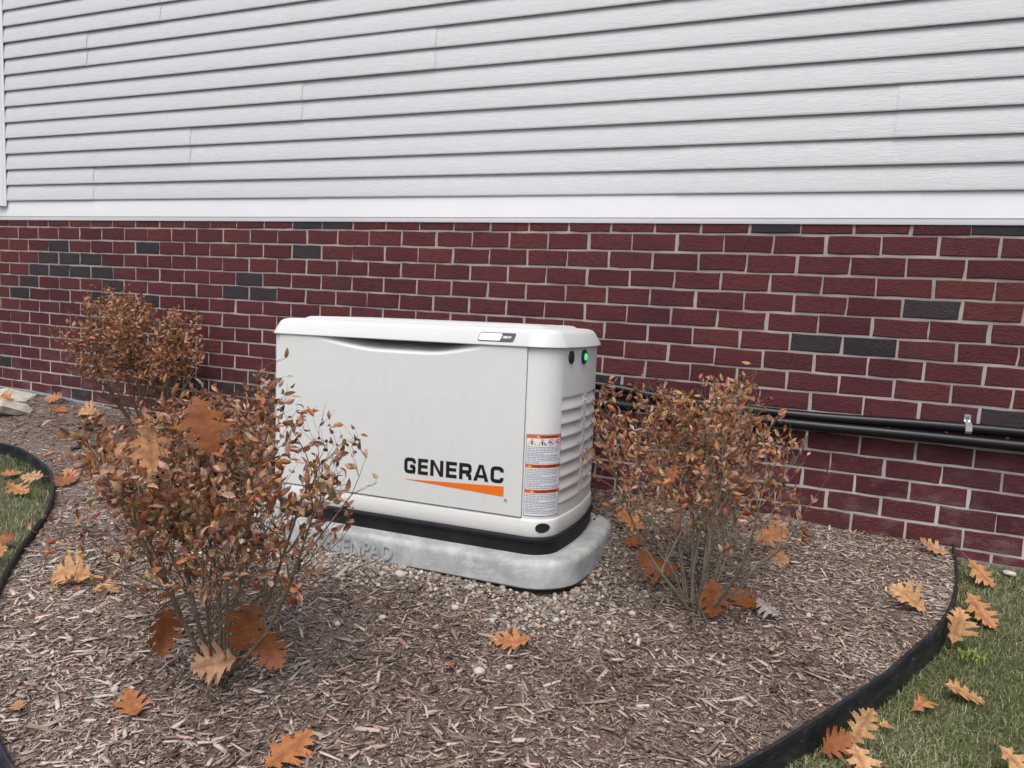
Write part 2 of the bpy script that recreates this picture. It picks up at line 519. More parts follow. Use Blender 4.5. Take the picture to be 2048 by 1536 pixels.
def lawn_z(x, y):
    """turf soil level outside the edging: lower at the right, level with the bed at the left"""
    drop = 0.030 + 0.045 * np.clip((np.asarray(x, float) - 3.0) / 2.0, 0, 1) - 0.030 * np.clip((np.asarray(y, float) + 0.7) / 0.6, 0, 1)
    return gz(x, y) - drop

# ground sheet: turf soil out to the horizon, sunk below the bed inside the edging
xs = np.concatenate([[-120, -60, -30, -15, -8], np.arange(-5, 9.01, 0.12), [11, 15, 30, 60, 120]])
ys = np.concatenate([[-160, -80, -40, -20, -12, -8], np.arange(-6, 0.10, 0.12), [0.3]])
X, Y = np.meshgrid(xs, ys)
xf, yf = X.ravel(), Y.ravel()
Z = lawn_z(xf, yf)
ins = inside(xf, yf) & (edge_dist(xf, yf) > 0.02)
Z = np.where(ins, gz(xf, yf) - 0.13, Z)
nx, ny = len(xs), len(ys)
idx = np.arange(nx * ny).reshape(ny, nx)
quads = np.stack([idx[:-1, :-1], idx[:-1, 1:], idx[1:, 1:], idx[1:, :-1]], -1).reshape(-1, 4)
ground = link('ground', big_mesh('ground', np.stack([xf, yf, Z], 1), quads, MAT['turf']))
tag(ground, kind='structure')

# mulch bed sheet: a grid clipped to the edging line
gx = np.arange(-4.5, 5.66, 0.03); gy = np.arange(-2.40, 0.031, 0.03)
X, Y = np.meshgrid(gx, gy); xf, yf = X.ravel(), Y.ravel()
Zb = gz(xf, yf) + bumps(xf, yf)
idx = np.arange(len(gx) * len(gy)).reshape(len(gy), len(gx))
quads = np.stack([idx[:-1, :-1], idx[:-1, 1:], idx[1:, 1:], idx[1:, :-1]], -1).reshape(-1, 4)
cx = xf[quads].mean(1); cy = yf[quads].mean(1)
vin = inside(xf, yf)
keep = vin[quads].any(1)
quads = quads[keep]
for vi in np.unique(quads[~vin[quads]]):
    if yf[vi] > -.02: continue
    a0, b0 = EDGE[:-1], EDGE[1:]; ab = b0 - a0; P0 = np.array([xf[vi], yf[vi]])
    tt = np.clip(((P0 - a0) * ab).sum(1) / (ab * ab).sum(1), 0, 1); cand = a0 + ab * tt[:, None]
    bi = np.argmin(((cand - P0) ** 2).sum(1)); xf[vi], yf[vi] = cand[bi]
Zb = gz(xf, yf) + bumps(xf, yf)
bed = link('mulch_bed_ground', big_mesh('mulch_bed_ground', np.stack([xf, yf, Zb], 1), quads, MAT['soil']))
tag(bed, kind='structure')

# ------------------------------------------------------------------ the house
BW, BH, JT = 0.2032, 0.0816, 0.0102
house = empty('house', (2.5, 0.0, -1.2))
tag(house, 'house wall with pale grey vinyl siding above dark red brickwork', 'house')
HL = Vector((-2.5, 0.0, 1.2))          # parts are modelled in world coordinates
def hpart(o): o.location = HL; return o
wall = hpart(MB().box(-4.6, 9.2, 0.0032, 0.20, -1.75, 0.05).obj('brick_wall', MAT['mortar'], house))

def brick_variant(seed):
    r = random.Random(seed)
    w, h = (BW - JT) / 2, (BH - JT) / 2
    j = lambda a: r.uniform(-a, a)
    # outline of 12 points so that edges wander a little
    out = []
    for sx, sz in ((-1, -1), (-.3, -1), (.4, -1), (1, -1), (1, 0), (1, 1), (.35, 1), (-.3, 1), (-1, 1), (-1, 0)):
        out.append((sx * w + j(.0021), sz * h + j(.0020)))
    b = 0.0032
    ring_f = [(x - math.copysign(b, x) * (abs(x) > w * .8), -0.0012 + j(.0008), z - math.copysign(b, z) * (abs(z) > h * .8)) for x, z in out]
    ring_m = [(x, 0.0015, z) for x, z in out]
    ring_b = [(x, 0.02, z) for x, z in out]
    m = MB(); m.loft([ring_b, ring_m, ring_f], False, True)
    return m
BVAR = [brick_variant(i) for i in range(10)]
BMESH = [[v.mesh('brick', MAT['brick'], False) for v in BVAR], [v.mesh('brick', MAT['brick_dark'], False) for v in BVAR]]
DARK = [(27.88, -0.43), (27.04, 3.46), (24.93, 5.45), (26.3, 5.46), (28.42, 8.4), (23.95, -0.35), (11.93, -0.24), (13.13, -0.16), (11.98, 1.6), (9.94, 3.57),
        (9.64, 4.66), (10.5, 4.57), (1.84, 1.45), (5.86, 1.66), (1.51, 2.56), (2.43, 2.42), (3.37, 2.49), (0.88, 3.54), (1.77, 3.47), (2.78, 3.4), (3.7, 3.52),
        (0.52, 4.48), (4.42, 4.44), (-0.14, 5.5), (3.58, 5.39), (5.84, 5.53), (-0.96, 11.32), (2.7, 13.46), (8.25, 11.22), (9.17, 11.45), (10.0, 11.44),
        (10.62, 10.36), (10.72, 11.52), (9.29, 13.46), (20.72, 8.47)]
def bkey(u, v):
    n = math.floor(v)
    return (n, math.floor(u)) if n % 2 == 0 else (n, math.floor(u + 0.5))
DARKSET = {bkey(u, v) for u, v in DARK}
def cam_px(p):
    d = (np.asarray(p) - CAM_P) @ CAM_R
    return 1024 + 1420 * d[..., 0] / d[..., 1], 768 - 1420 * d[..., 2] / d[..., 1], d[..., 1]
bricks = []
for n in range(-1, 20):
    for i in range(-22, 45):
        uc = i + 0.5 if n % 2 == 0 else i
        x = uc * BW + random.uniform(-.003, .003); z = -(n + .5) * BH + random.uniform(-.0012, .0012)
        if x < -4.5 or x > 9.1: continue
        key = (n, i)
        px, py, dep = cam_px(np.array([x, 0, z]))
        vis = -40 < px < 2090 and 440 < py < 1536 and dep > 0
        if z < gz(x, 0) - 0.05: vis = False
        if 610 < px < 1190 and py > 690: vis = False          # behind the generator
        bricks.append((dep if vis else 99, x, z, key in DARKSET, vis))
bricks.sort(key=lambda q: q[0])
far = MB(); far_rnd = []
for k, (dep, x, z, dk, vis) in enumerate(bricks):
    sx = random.choice((-1, 1)); sz = 1
    var = random.randrange(10)
    if k < 300 and vis:
        o = link('brick', BMESH[1 if dk else 0][var], wall)
        o.location = (x, random.uniform(-.0015, .0012), z)
        o.rotation_euler = (random.uniform(-.006, .006), random.uniform(-.004, .004), random.uniform(-.006, .006))
    else:
        if z < -1.6: continue
        dy = random.uniform(-.0012, .0012)
        far.add([(vx + x, vy + dy, vz + z) for vx, vy, vz in BVAR[var].v], BVAR[var].f, 1 if dk else 0)
        far_rnd += [random.random()] * len(BVAR[var].f)
fo = far.obj('bricks', [MAT['brick_a'], MAT['brick_dark_a']], wall)
a = fo.data.attributes.new('rnd', 'FLOAT', 'FACE'); a.data.foreach_set('value', far_rnd)
tag(fo, kind='stuff')

# foundation ledge under the bricks at the right, flashing strip at the left
led = MB()
x = 5.30
while x < 9.0:
    w = random.uniform(0.19, 0.205)
    led.loft([[(x + .004, -.012, z_) , (x + w, -.013, z_), (x + w, .05, z_), (x + .004, .05, z_)] for z_ in (-1.62, -1.262)])
    x += w + 0.006
hpart(led.obj('foundation_ledge', MAT['ledge'], house))
fl = MB()
pts = [(-3.0, -1.118), (0.1, -1.118), (0.45, -1.132), (0.72, -1.150), (0.9, -1.158)]
fl.loft([[(px_, 0.0, pz), (px_, -0.016, pz - .004), (px_, -0.016, pz - .014), (px_, -.004, pz - .04), (px_, .01, pz - .04)] for px_, pz in pts])
hpart(fl.obj('wall_flashing', MAT['flashing'], house))

# siding: double four-inch panels, each a piece of its own on the backing board
back = hpart(MB().box(-4.6, 9.2, 0.012, 0.16, 0.052, 4.0).obj('siding_wall', MAT['sheath'], house))
LAP, LZ0 = 0.1033, 0.171
def lap_profile(z0):
    """one lap from its bottom return to its top, (y, z)"""
    return [(0.006, z0 + .007), (-0.0145, z0 + .0005), (-0.0158, z0 + .003), (-0.0155, z0 + .010), (-0.0132, z0 + .035), (-0.0085, z0 + .075), (0.0010, z0 + LAP + .008)]
SEAMS = {0: 0.737, 1: 1.562, 2: 2.372, 3: 3.187, 4: 0.691, 5: 1.319, 6: 2.9, 7: 3.6, 8: 1.1, 9: 2.2, 10: 3.0, 11: .6, 12: 1.9, 13: 3.3, 14: 1.0, 15: 2.6, 16: 3.4, 17: .9}
LEFT = -0.085
for k in range(18):
    z0 = LZ0 + k * 2 * LAP
    s = SEAMS[k]
    while s - 3.71 > LEFT: s -= 3.71
    cuts = [LEFT]
    while s < 9.1: cuts.append(s); s += 3.716 if k == 0 else 3.727
    cuts.append(9.15)
    for q in range(len(cuts) - 1):
        xa, xb = cuts[q], cuts[q + 1] + (0.025 if q < len(cuts) - 2 else 0)
        off = -0.0022 if q % 2 == 0 else 0.0006
        m = MB()
        for lap in range(2):
            pr = lap_profile(z0 + lap * LAP)
            st = np.linspace(xa, xb, 9)
            rings = []
            for xx in st:
                wob = 0.0008 * math.sin(1.7 * xx + k * 2.1 + lap)
                rings.append([(xx, y + off + wob, z + 0.0006 * math.sin(1.1 * xx + 3 * k)) for y, z in pr])
            m.loft(rings, False, False, False)
        o = m.obj('siding_panel', MAT['siding'], back, angle=40)
# white trim band between siding and brick
for xa, xb, off in ((-4.6, 2.422, 0.0), (2.4215, 5.405, 0.0012), (5.4045, 9.15, 0.0)):
    pr = [(0.012, .176), (-0.0035, .176), (-0.0065, .160), (-0.0095, .072), (-0.0100, .068), (-0.0072, .066), (-0.0062, .046), (-0.0050, .043), (0.012, .043)]
    skew = 0.03 if xa == -4.6 else 0.0
    m = MB()
    ra = [(xa + (0.03 * ((z - .043) / .12) if xa == 2.4215 else 0), y - off, z) for y, z in pr]
    rb = [(xb + skew * ((z - .043) / .12), y - off, z) for y, z in pr]
    m.loft([ra, rb])
    hpart(m.obj('trim_board', MAT['trim'], house, angle=25))
# corner post with its channel, and the rounded trim beside it
m = MB()
m.loft([[(-.170, .012, z), (-.170, -.026, z), (-.150, -.034, z), (-.118, -.034, z), (-.104, -.030, z), (-.098, -.024, z), (-.082, -.022, z), (-.082, -.016, z), (-.100, -.012, z), (-.100, .012, z)] for z in (.135, 4.0)])
hpart(m.obj('corner_post', MAT['trim'], house, angle=25))
m = MB()
prof = [(-.80, .0), (-.80, -.06), (-.20, -.06), (-.165, -.05), (-.150, -.03), (-.150, .0)]
rings = []
for z, ins_ in ((.150, .05), (.158, .022), (.175, .006), (.20, 0), (4.0, 0)):
    rings.append([(x - (ins_ if x > -.3 else 0), y, z) for x, y in prof])
m.loft(rings)
hpart(m.obj('side_casing', MAT['trim'], house, angle=25))

# ------------------------------------------------------------------ generator and its pad
GEN_R = rot(0.02, -0.008, -0.02)
GEN_P = (4.2972, -0.9821, -1.2188)
GL, GW, GR = 1.2, 0.6, 0.10
def arc(cx, cy, r, a0, a1, n=7):
    return [(cx + r * math.cos(a0 + (a1 - a0) * k / n), cy + r * math.sin(a0 + (a1 - a0) * k / n)) for k in range(n + 1)]
def perimeter(off=0.0, bow=0.016, x0=-GL, x1=0.0, y0=0.0, y1=GW, r=GR, front=None, n=7):
    r = max(r + off, 0.012)
    xa, xb, ya, yb = x0 - off, x1 + off, y0 - off, y1 + off
    pts = []
    fr = [(xa + r, ya), (xb - r, ya)]
    if front: fr = [(xa + r, ya)] + front(ya) + [(xb - r, ya)]
    pts += fr[:-1]
    pts += arc(xb - r, ya + r, r, -math.pi / 2, 0, n)
    for k in range(1, 8):
        s = k / 8; pts.append((xb + bow * (1 - (2 * s - 1) ** 2), ya + r + (yb - ya - 2 * r) * s))
    pts += arc(xb - r, yb - r, r, 0, math.pi / 2, n)
    pts += arc(xa + r, yb - r, r, math.pi / 2, math.pi, n)
    for k in range(1, 8):
        s = k / 8; pts.append((xa - bow * (1 - (2 * s - 1) ** 2), yb - r - (yb - ya - 2 * r) * s))
    pts += arc(xa + r, ya + r, r, math.pi, 1.5 * math.pi, n)
    return pts
def ring(pts, z): return [(x, y, z) for x, y in pts]

gen = empty('standby_generator', GEN_P, GEN_R)
tag(gen, 'off white standby generator with black base, orange and black front lettering', 'generator')
# base band
m = MB()
m.loft([ring(perimeter(o), z) for z, o in ((0.0, .003), (.040, .004), (.046, .010), (.050, .0125), (.056, .0125), (.060, .010), (.062, .002))])
m.obj('base_band', MAT['base_black'], gen, angle=35)
# skirt
m = MB()
m.loft([ring(perimeter(o), z) for z, o in ((.059, -.003), (.062, -.001), (.066, .001), (.116, .001), (.122, -.001), (.126, -.006), (.127, -.02))])
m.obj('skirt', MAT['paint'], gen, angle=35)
# enclosure: corner posts and ends, front set back behind the door
DX0, DX1, DZ0, DZ1 = -1.1545, -0.1135, 0.131, 0.722
def fr(ya): return [(DX0 - .0015, ya), (DX0 - .0015, .13), (DX1 + .0015, .13), (DX1 + .0015, ya)]
COLS = ((.078, .292), (.328, .535))
def side_x(y):
    o = -.004; r_ = GR + o; ya = -o; span = GW + 2 * o - 2 * r_
    s = (y - ya - r_) / span
    if s < 0:
        dy = min((ya + r_ - y), r_); return o - r_ + math.sqrt(max(r_ * r_ - dy * dy, 0))
    if s > 1:
        dy = min(y - (GW + o - r_), r_); return o - r_ + math.sqrt(max(r_ * r_ - dy * dy, 0))
    return o + .016 * (1 - (2 * s - 1) ** 2)
m = MB()
def enc(o, pocket=0.0):
    # the left post is narrow: let the front-left corner be tight
    p = perimeter(o, front=None)
    r_ = max(GR + o, .012)
    q = []
    xa = -GL - o; ya = -o
    q += [(xa + .030, ya)] + fr(ya) + [(-r_ + o, ya)]
    q = q[:-1]
    q += arc(o - r_, ya + r_, r_, -math.pi / 2, -.35, 8)
    for c0, c1 in COLS:
        ysam = list(np.linspace(c0, c1, 7))
        q += [(side_x(c0 - .0006), c0 - .0006)] + [(side_x(y) - pocket, y) for y in ysam] + [(side_x(c1 + .0006), c1 + .0006)]
    q += arc(o - r_, GW + o - r_, r_, 0, math.pi / 2)
    q += arc(xa + r_, GW + o - r_, r_, math.pi / 2, math.pi)
    for k in range(1, 8):
        s = k / 8; q.append((xa - .016 * (1 - (2 * s - 1) ** 2), GW + o - r_ - (GW + 2 * o - r_ - .03) * s))
    q += arc(xa + .03, ya + .03, .03, math.pi, 1.5 * math.pi)[:-1]
    return q
m.loft([ring(enc(-.004, p_), z) for z, p_ in ((.1245, 0), (.168, 0), (.1685, .009), (.5495, .009), (.550, 0), (.735, 0))])
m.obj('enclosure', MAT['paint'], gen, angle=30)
# door with its hand scoop under the lid
def sst(a, b, x):
    t = min(max((x - a) / (b - a), 0), 1); return t * t * (3 - 2 * t)
def door_y(x, z):
    u = (x + 1.03) / (1.03 - .235)
    b = sst(0, .42, u) * sst(0, .34, 1 - u)
    zs = DZ1 - .014 - .030 * b
    d = (z - zs) / .026
    if d <= 0 or b <= 0: return -.004
    d = min(d, 1.4)
    return -.004 + b * .075 * d ** 1.6
xs_ = list(np.linspace(DX0, DX1, 73)); zs_ = [DZ0, DZ0 + .004, .25, .40, .52, .60, .65] + list(np.linspace(.660, DZ1 + .006, 24))
m = MB()
nv = len(xs_)
vsd = [(x, door_y(x, z), z) for z in zs_ for x in xs_]
fsd = [(r * nv + c, r * nv + c + 1, (r + 1) * nv + c + 1, (r + 1) * nv + c) for r in range(len(zs_) - 1) for c in range(nv - 1)]
m.add(vsd, fsd)
# returned edges (sides and bottom)
for cidx in (0, nv - 1):
    e1 = [vsd[r * nv + cidx] for r in range(len(zs_))]; e2 = [(x, .03, z) for x, y, z in e1]
    n_ = len(e1); m.add(e1 + e2, [(i, i + 1, n_ + i + 1, n_ + i) for i in range(n_ - 1)])
e1 = vsd[:nv]; e2 = [(x, .03, z) for x, y, z in e1]
m.add(e1 + e2, [(i, i + 1, nv + i + 1, nv + i) for i in range(nv - 1)])
door = m.obj('door', MAT['paint_door_shaded'], gen, angle=50)
# black strip below the door, painted in for the shade of its gap
m = MB()
m.box(DX0 - .0013, DX1 + .0013, .012, .06, .127, DZ0 - .0005)
m.obj('door_gap_shade', MAT['gap_shade'], gen)
# lid: lofted hood with an end-cap step, raised plateau on top
def lid_ring(o, z, bow=.016):
    xa, xb, ya, yb = -GL - o, o, -o, GW + o
    r = max(.10 + o, .03); rl = max(.045 + o, .02)
    st = .0012 if z < .80 else 0
    q = [(xa + rl, ya), (-.1165, ya), (-.1150, ya - st)]
    q += [(x, y) for x, y in arc(xb - r, ya - st + r, r, -math.pi / 2, 0, 9)]
    for k in range(1, 8):
        s = k / 8; q.append((xb + bow * (1 - (2 * s - 1) ** 2), ya + r + (yb - ya - 2 * r) * s))
    q += arc(xb - r, yb - r, r, 0, math.pi / 2)
    q += arc(xa + r, yb - r, r, math.pi / 2, math.pi)
    for k in range(1, 8):
        s = k / 8; q.append((xa - bow * (1 - (2 * s - 1) ** 2), yb - r - (yb - ya - r - rl) * s))
    q += arc(xa + rl, ya + rl, rl, math.pi, 1.5 * math.pi)[:-1]
    return ring(q, z)
m = MB()
LR = [(.727, -.035), (.724, .004), (.7235, .008), (.7265, .0105), (.732, .0085), (.768, -.012), (.776, -.018), (.783, -.028), (.787, -.043), (.7885, -.062), (.7895, -.085), (.797, -.098), (.7985, -.115), (.801, -.26)]
m.loft([lid_ring(o, z, .016 if o > -.09 else .006) for z, o in LR], True, True)
lid = m.obj('lid', MAT['paint_lid_dimmed'], gen, angle=38)

# louvres on the right-hand end: eight rows, two columns
for c0, c1 in COLS:
    for k in range(8):
        zt = .549 - k * .0475; zb = zt - .0465
        ysam = np.linspace(c0 + .001, c1 - .001, 9); m = MB(); rings = []
        for i, y in enumerate(ysam):
            sx = side_x(y)
            e = 0.0 if i in (0, 8) else 1.0
            rings.append([(sx - .0095, y, zt), (sx - .0075, y, zt - .001), (sx - .0055, y, zt - .014), (sx - .0008 + .0022 * e, y, zb + .012), (sx + .0004 + .0032 * e, y, zb + .005), (sx + .0030 * e, y, zb + .0015), (sx - .0095, y, zb + .006)])
        m.loft(rings)
        m.obj('louver', MAT['paint'], gen, angle=50)
# black port cap and lit status light at the top of the same end
def disc_x(m, y, z, r, x0, x1, n=24, inset=.002, mi=0):
    ra = lambda rr, x: [(x, y + rr * math.cos(2 * math.pi * k / n), z + rr * math.sin(2 * math.pi * k / n)) for k in range(n)]
    m.loft([ra(r, x0), ra(r, x1 - inset), ra(r - inset, x1)], mi=mi)
y_, z_ = .138, .690
m = MB(); sx = side_x(y_); disc_x(m, y_, z_, .0235, sx - .003, sx + .006); m.box(sx + .006, sx + .009, y_ - .0025, y_ + .0025, z_ - .018, z_ + .018)
cap = m.obj('port_cap', MAT['black_plastic'], gen, angle=30)
y_, z_ = .262, .688
m = MB(); sx = side_x(y_); disc_x(m, y_, z_, .027, sx - .003, sx + .008)
light = m.obj('status_light', MAT['black_plastic'], gen, angle=30)
m = MB(); disc_x(m, y_, z_, .0135, sx + .004, sx + .0125, inset=.004)
m.obj('green_lens', MAT['green'], light, angle=40)
# black disc at the corner foot, painted shade in place of a lifting hole
cx_, cz_ = -.040, .0955
m = MB()
def sk(xx): return -.001 if xx < -GR else (GR - math.sqrt(max((GR + .001) ** 2 - (xx + GR) ** 2, 0)))
def hole_ring(f, lift):
    return [(cx_ + .0215 * f * math.cos(t), sk(cx_ + .0215 * f * math.cos(t)) - lift, cz_ + .0175 * f * math.sin(t)) for t in [2 * math.pi * k / 20 for k in range(20)]]
m.loft([hole_ring(1, -.002), hole_ring(1, .0016), hole_ring(.86, .0016), hole_ring(.80, .0005), hole_ring(.5, .0005), hole_ring(.2, .0005), hole_ring(.02, .0005)])
m.obj('lifting_hole_shade', MAT['gap_shade'], gen)

# front lettering: built from strokes, laid on the door
def strip(path, w):
    """closed-width ribbon along a 2-D path, mitred; returns quads"""
    P = [np.array(p, float) for p in path]; L, R = [], []
    for i in range(len(P)):
        d0 = (P[i] - P[i - 1]) if i else (P[1] - P[0]); d1 = (P[i + 1] - P[i]) if i < len(P) - 1 else d0
        d0 = d0 / np.linalg.norm(d0); d1 = d1 / np.linalg.norm(d1)
        t = d0 + d1; t = t / np.linalg.norm(t); nrm = np.array([-t[1], t[0]]); k = w / 2 / max(.35, float(nrm @ np.array([-d0[1], d0[0]])))
        L.append(P[i] + nrm * k); R.append(P[i] - nrm * k)
    return [[R[i], R[i + 1], L[i + 1], L[i]] for i in range(len(P) - 1)]
H_, S_ = 1.0, 0.228            # letter height, stroke
def rounded(path, r):
    out = [path[0]]
    for i in range(1, len(path) - 1):
        a, b, c = map(lambda q: np.array(q, float), path[i - 1:i + 2])
        u = (a - b) / np.linalg.norm(a - b); v = (c - b) / np.linalg.norm(c - b)
        p0, p1 = b + u * r, b + v * r
        for k in range(5):
            t = k / 4; out.append(tuple((1 - t) ** 2 * p0 + 2 * t * (1 - t) * b + t * t * p1))
    out.append(path[-1])
    return out
h = S_ / 2
def L_G(w): return strip(rounded([(w - h, .66), (w - h, 1 - h), (h, 1 - h), (h, h), (w - h, h), (w - h, .46), (w * .5, .46)], .20), S_)
def L_C(w): return strip(rounded([(w - h, .66), (w - h, 1 - h), (h, 1 - h), (h, h), (w - h, h), (w - h, .34)], .20), S_)
def L_E(w):
    q = [[(0, 0), (S_, 0), (S_, 1), (0, 1)]]
    for a, b, f in ((0, S_ * .95, 1), (.41, .41 + S_ * .9, .95), (1 - S_ * .95, 1, 1)): q.append([(S_, a), (w * f, a), (w * f, b), (S_, b)])
    return q
def L_N(w): return [[(0, 0), (S_, 0), (S_, 1), (0, 1)], [(w - S_, 0), (w, 0), (w, 1), (w - S_, 1)], [(S_, .70), (w - S_, 0), (w - S_, .32), (S_ , 1)]]
def L_R(w):
    q = [[(0, 0), (S_, 0), (S_, 1), (0, 1)]]
    q += strip(rounded([(S_, 1 - h), (w - h, 1 - h), (w - h, .36 + h * .95), (S_, .36 + h * .95)], .17), S_ * .97)
    q += strip(rounded([(w * .56, .30), (w - h, .30), (w - h, 0)], .12), S_ * .95)
    return q
def L_A(w):
    c = w / 2; t = S_ * .62; s = S_ * 1.08
    q = [[(0, 0), (s, 0), (c, .84), (c - t, 1)], [(c, .84), (w - s, 0), (w, 0), (c + t, 1)], [(c - t, 1), (c, .84), (c + t, 1), (c, 1)]]
    f = lambda y: s + (c - s) * y / .84
    q.append([(f(.20), .20), (w - f(.20), .20), (w - f(.38), .38), (f(.38), .38)])
    return q
LETTERS = [('G', L_G, 0, .124), ('E', L_E, .145, .249), ('N', L_N, .273, .406), ('E', L_E, .433, .542), ('R', L_R, .566, .690), ('A', L_A, .706, .856), ('C', L_C, .873, 1)]
TX0, TW, TZ, TH = -.581, .399, .2335, .0595
m = MB()
for ch, fn, a_, b_ in LETTERS:
    w = (b_ - a_) * TW / TH
    for q in fn(w):
        pts3 = []
        for px_, pz in q:
            x = TX0 + a_ * TW + px_ * TH; z = TZ + pz * TH + (x - TX0) * .018
            pts3.append((x, -.0048, z))
        m.add(pts3, [(0, 1, 2, 3)])
m.obj('lettering', MAT['ink'], door)
m = MB(); m.add([(-.584, -.0048, .2105), (-.1805, -.0048, .1945), (-.1805, -.0048, .2310)], [(0, 1, 2)])
m.obj('orange_wedge', MAT['orange'], door)
me = fit_text(text_mesh('\u00ae', .02), .012, .012)
for v in me.vertices: v.co = Vector((-.178 + v.co.x, -.0048, .176 + v.co.y))
me.materials.clear(); me.materials.append(MAT['ink']); link('registered_mark', me, door)

# model badge on the lid front (sloping face)
LZa, LZb = .7375, .7665
def lid_y(z): return -(.0085 + (z - .732) / (.768 - .732) * (-.012 - .0085)) - .0012
def badge_poly(m, x0, x1, z0, z1, r, out, mi, skew=0.006):
    pts2 = arc(x1 - r, z0 + r, r, -math.pi / 2, 0, 4) + arc(x1 - r, z1 - r, r, 0, math.pi / 2, 4) + arc(x0 + r, z1 - r, r, math.pi / 2, math.pi, 4) + arc(x0 + r, z0 + r, r, math.pi, 1.5 * math.pi, 4)
    m.loft([[(x + skew * (z - z0) / .03, lid_y(z) + .001, z) for x, z in pts2], [(x + skew * (z - z0) / .03, lid_y(z) - out, z) for x, z in pts2]], mi=mi)
m = MB(); badge_poly(m, -.301, -.166, .7385, .7685, .007, .0014, 0)
badge = m.obj('model_badge', MAT['badge_slate'], gen)
m = MB(); badge_poly(m, -.298, -.215, .7412, .7660, .005, .0020, 0)
m.obj('badge_field', MAT['badge_white'], badge)
for word, x0, w, z0, hh, mat, ex in (('Guardian', -.2925, .072, .7495, .0090, 'badge_grey', .0026), ('18kW', -.2065, .032, .7498, .0085, 'badge_white', .0020)):
    me = fit_text(text_mesh(word, .02, bold=.0006 if word == '18kW' else 0.0, spacing=1.35 if word == 'Guardian' else 1.0), w, hh)
    for v in me.vertices:
        z = z0 + v.co.y; v.co = Vector((x0 + v.co.x, lid_y(z) - ex, z))
    me.materials.clear(); me.materials.append(MAT[mat]); link('badge_lettering', me, badge)

# warning label wrapped round the front corner post
LBX = -.106; LBW = .137; LB0, LB1 = .136, .425
def wrap(s, z, lift):
    """s = distance along the surface from the label's left edge"""
    o = -.004; r_ = GR + o; xs0 = -r_ + o
    flat = xs0 - LBX
    if s <= flat: return (LBX + s, -o - lift, z)
    th = (s - flat) / r_
    return (xs0 + (r_ + lift) * math.sin(th), -o + r_ - (r_ + lift) * math.cos(th), z)
def wrect(m, s0, s1, z0, z1, lift, mi=0):
    n_ = max(1, int((s1 - s0) / .012))
    ss = np.linspace(s0, s1, n_ + 1)
    m.loft([[wrap(s, z0, lift), wrap(s, z1, lift)] for s in ss], False, False, False, mi)
def wpoly(m, pts, lift, mi=0): m.add([wrap(s, z, lift) for s, z in pts], [tuple(range(len(pts)))], mi)
m = MB()
wrect(m, 0, LBW, LB0, LB1, .0006, 0)
for s0, s1, z0, z1 in ((0, LBW, LB1 - .0015, LB1), (0, LBW, LB0, LB0 + .002), (0, .0015, LB0 + .002, LB1 - .0015), (LBW - .0015, LBW, LB0 + .002, LB1 - .0015)): wrect(m, s0, s1, z0, z1, .0009, 1)
label = m.obj('warning_label', [MAT['lab_white'], MAT['badge_slate']], gen)
heads = ((.4115, .4215, 'WARNING', .050, .115), (.3075, .3190, 'AVERTISSEMENT', .024, .131), (.2185, .2300, 'ADVERTENCIA', .036, .124))
m = MB()
for z0, z1, *_ in heads: wrect(m, .0016, LBW - .0016, z0, z1 + .001, .0010)
m.obj('orange_header', MAT['lab_orange'], label)
for z0, z1, word, s0, s1 in heads:
    me = fit_text(text_mesh(word, .01, bold=.0003), s1 - s0, .0072)
    for v in me.vertices: v.co = Vector(wrap(s0 + v.co.x, z0 + .0022 + v.co.y, .0015))
    me.materials.clear(); me.materials.append(MAT['ink']); link('header_lettering', me, label)
m = MB()                       # hazard triangles beside the words and in the picture row
for z0, z1, word, s0, s1 in heads: wpoly(m, [(s0 - .014, z0 + .0022), (s0 - .003, z0 + .0022), (s0 - .0085, z0 + .0098)], .0015)
for s0 in (.006, .042): wpoly(m, [(s0, .3865), (s0 + .029, .3865), (s0 + .0145, .4085)], .0011)
m.obj('hazard_triangle', MAT['lab_yellow'], label)
m = MB()
for s0 in (.006, .042):
    wpoly(m, [(s0 - .0012, .3855), (s0 + .0302, .3855), (s0 + .0145, .4100)], .0008)
    wpoly(m, [(s0 + .0120, .3885), (s0 + .0170, .3885), (s0 + .0165, .4005), (s0 + .0125, .4005)], .0014)
wpoly(m, [(.065, .3880), (.0715, .3880), (.0610, .4000)], .0014)
for s0 in (.0875, .1175): wrect(m, s0 - .006, s0 + .006, .395, .399, .0012)
m.obj('pictogram', MAT['ink'], label)
m = MB()
for s0 in (.0895, .1195):
    for k in range(16):
        a0, a1 = 2 * math.pi * k / 16, 2 * math.pi * (k + 1) / 16
        wpoly(m, [(s0 + .0125 * math.cos(a0), .3975 + .0108 * math.sin(a0)), (s0 + .0125 * math.cos(a1), .3975 + .0108 * math.sin(a1)), (s0 + .0105 * math.cos(a1), .3975 + .0090 * math.sin(a1)), (s0 + .0105 * math.cos(a0), .3975 + .0090 * math.sin(a0))], .0013)
    wpoly(m, [(s0 - .0085, .4030), (s0 - .0070, .4045), (s0 + .0085, .3920), (s0 + .0070, .3905)], .0016)
m.obj('prohibition_sign', MAT['lab_red'], label)
m = MB(); rr_ = random.Random(3)
z = .3805
for zt, zb in ((.3815, .3235), (.3035, .2345), (.2145, .1420)):
    z = zt; k = 0
    while z > zb:
        s = .005; end = LBW - rr_.uniform(.006, .02) if k % 5 != 4 else LBW * rr_.uniform(.35, .6)
        while s < end:                       # illegible small print: word-length dashes
            wl = rr_.uniform(.006, .016); wrect(m, s, min(s + wl, end), z - .0022, z, .0010); s += wl + .0022
        if k % 5 == 4: wrect(m, .0016, LBW - .0016, z - .0052, z - .0043, .0010); z -= .0015
        z -= .0058; k += 1
m.obj('small_print', MAT['lab_grey'], label)

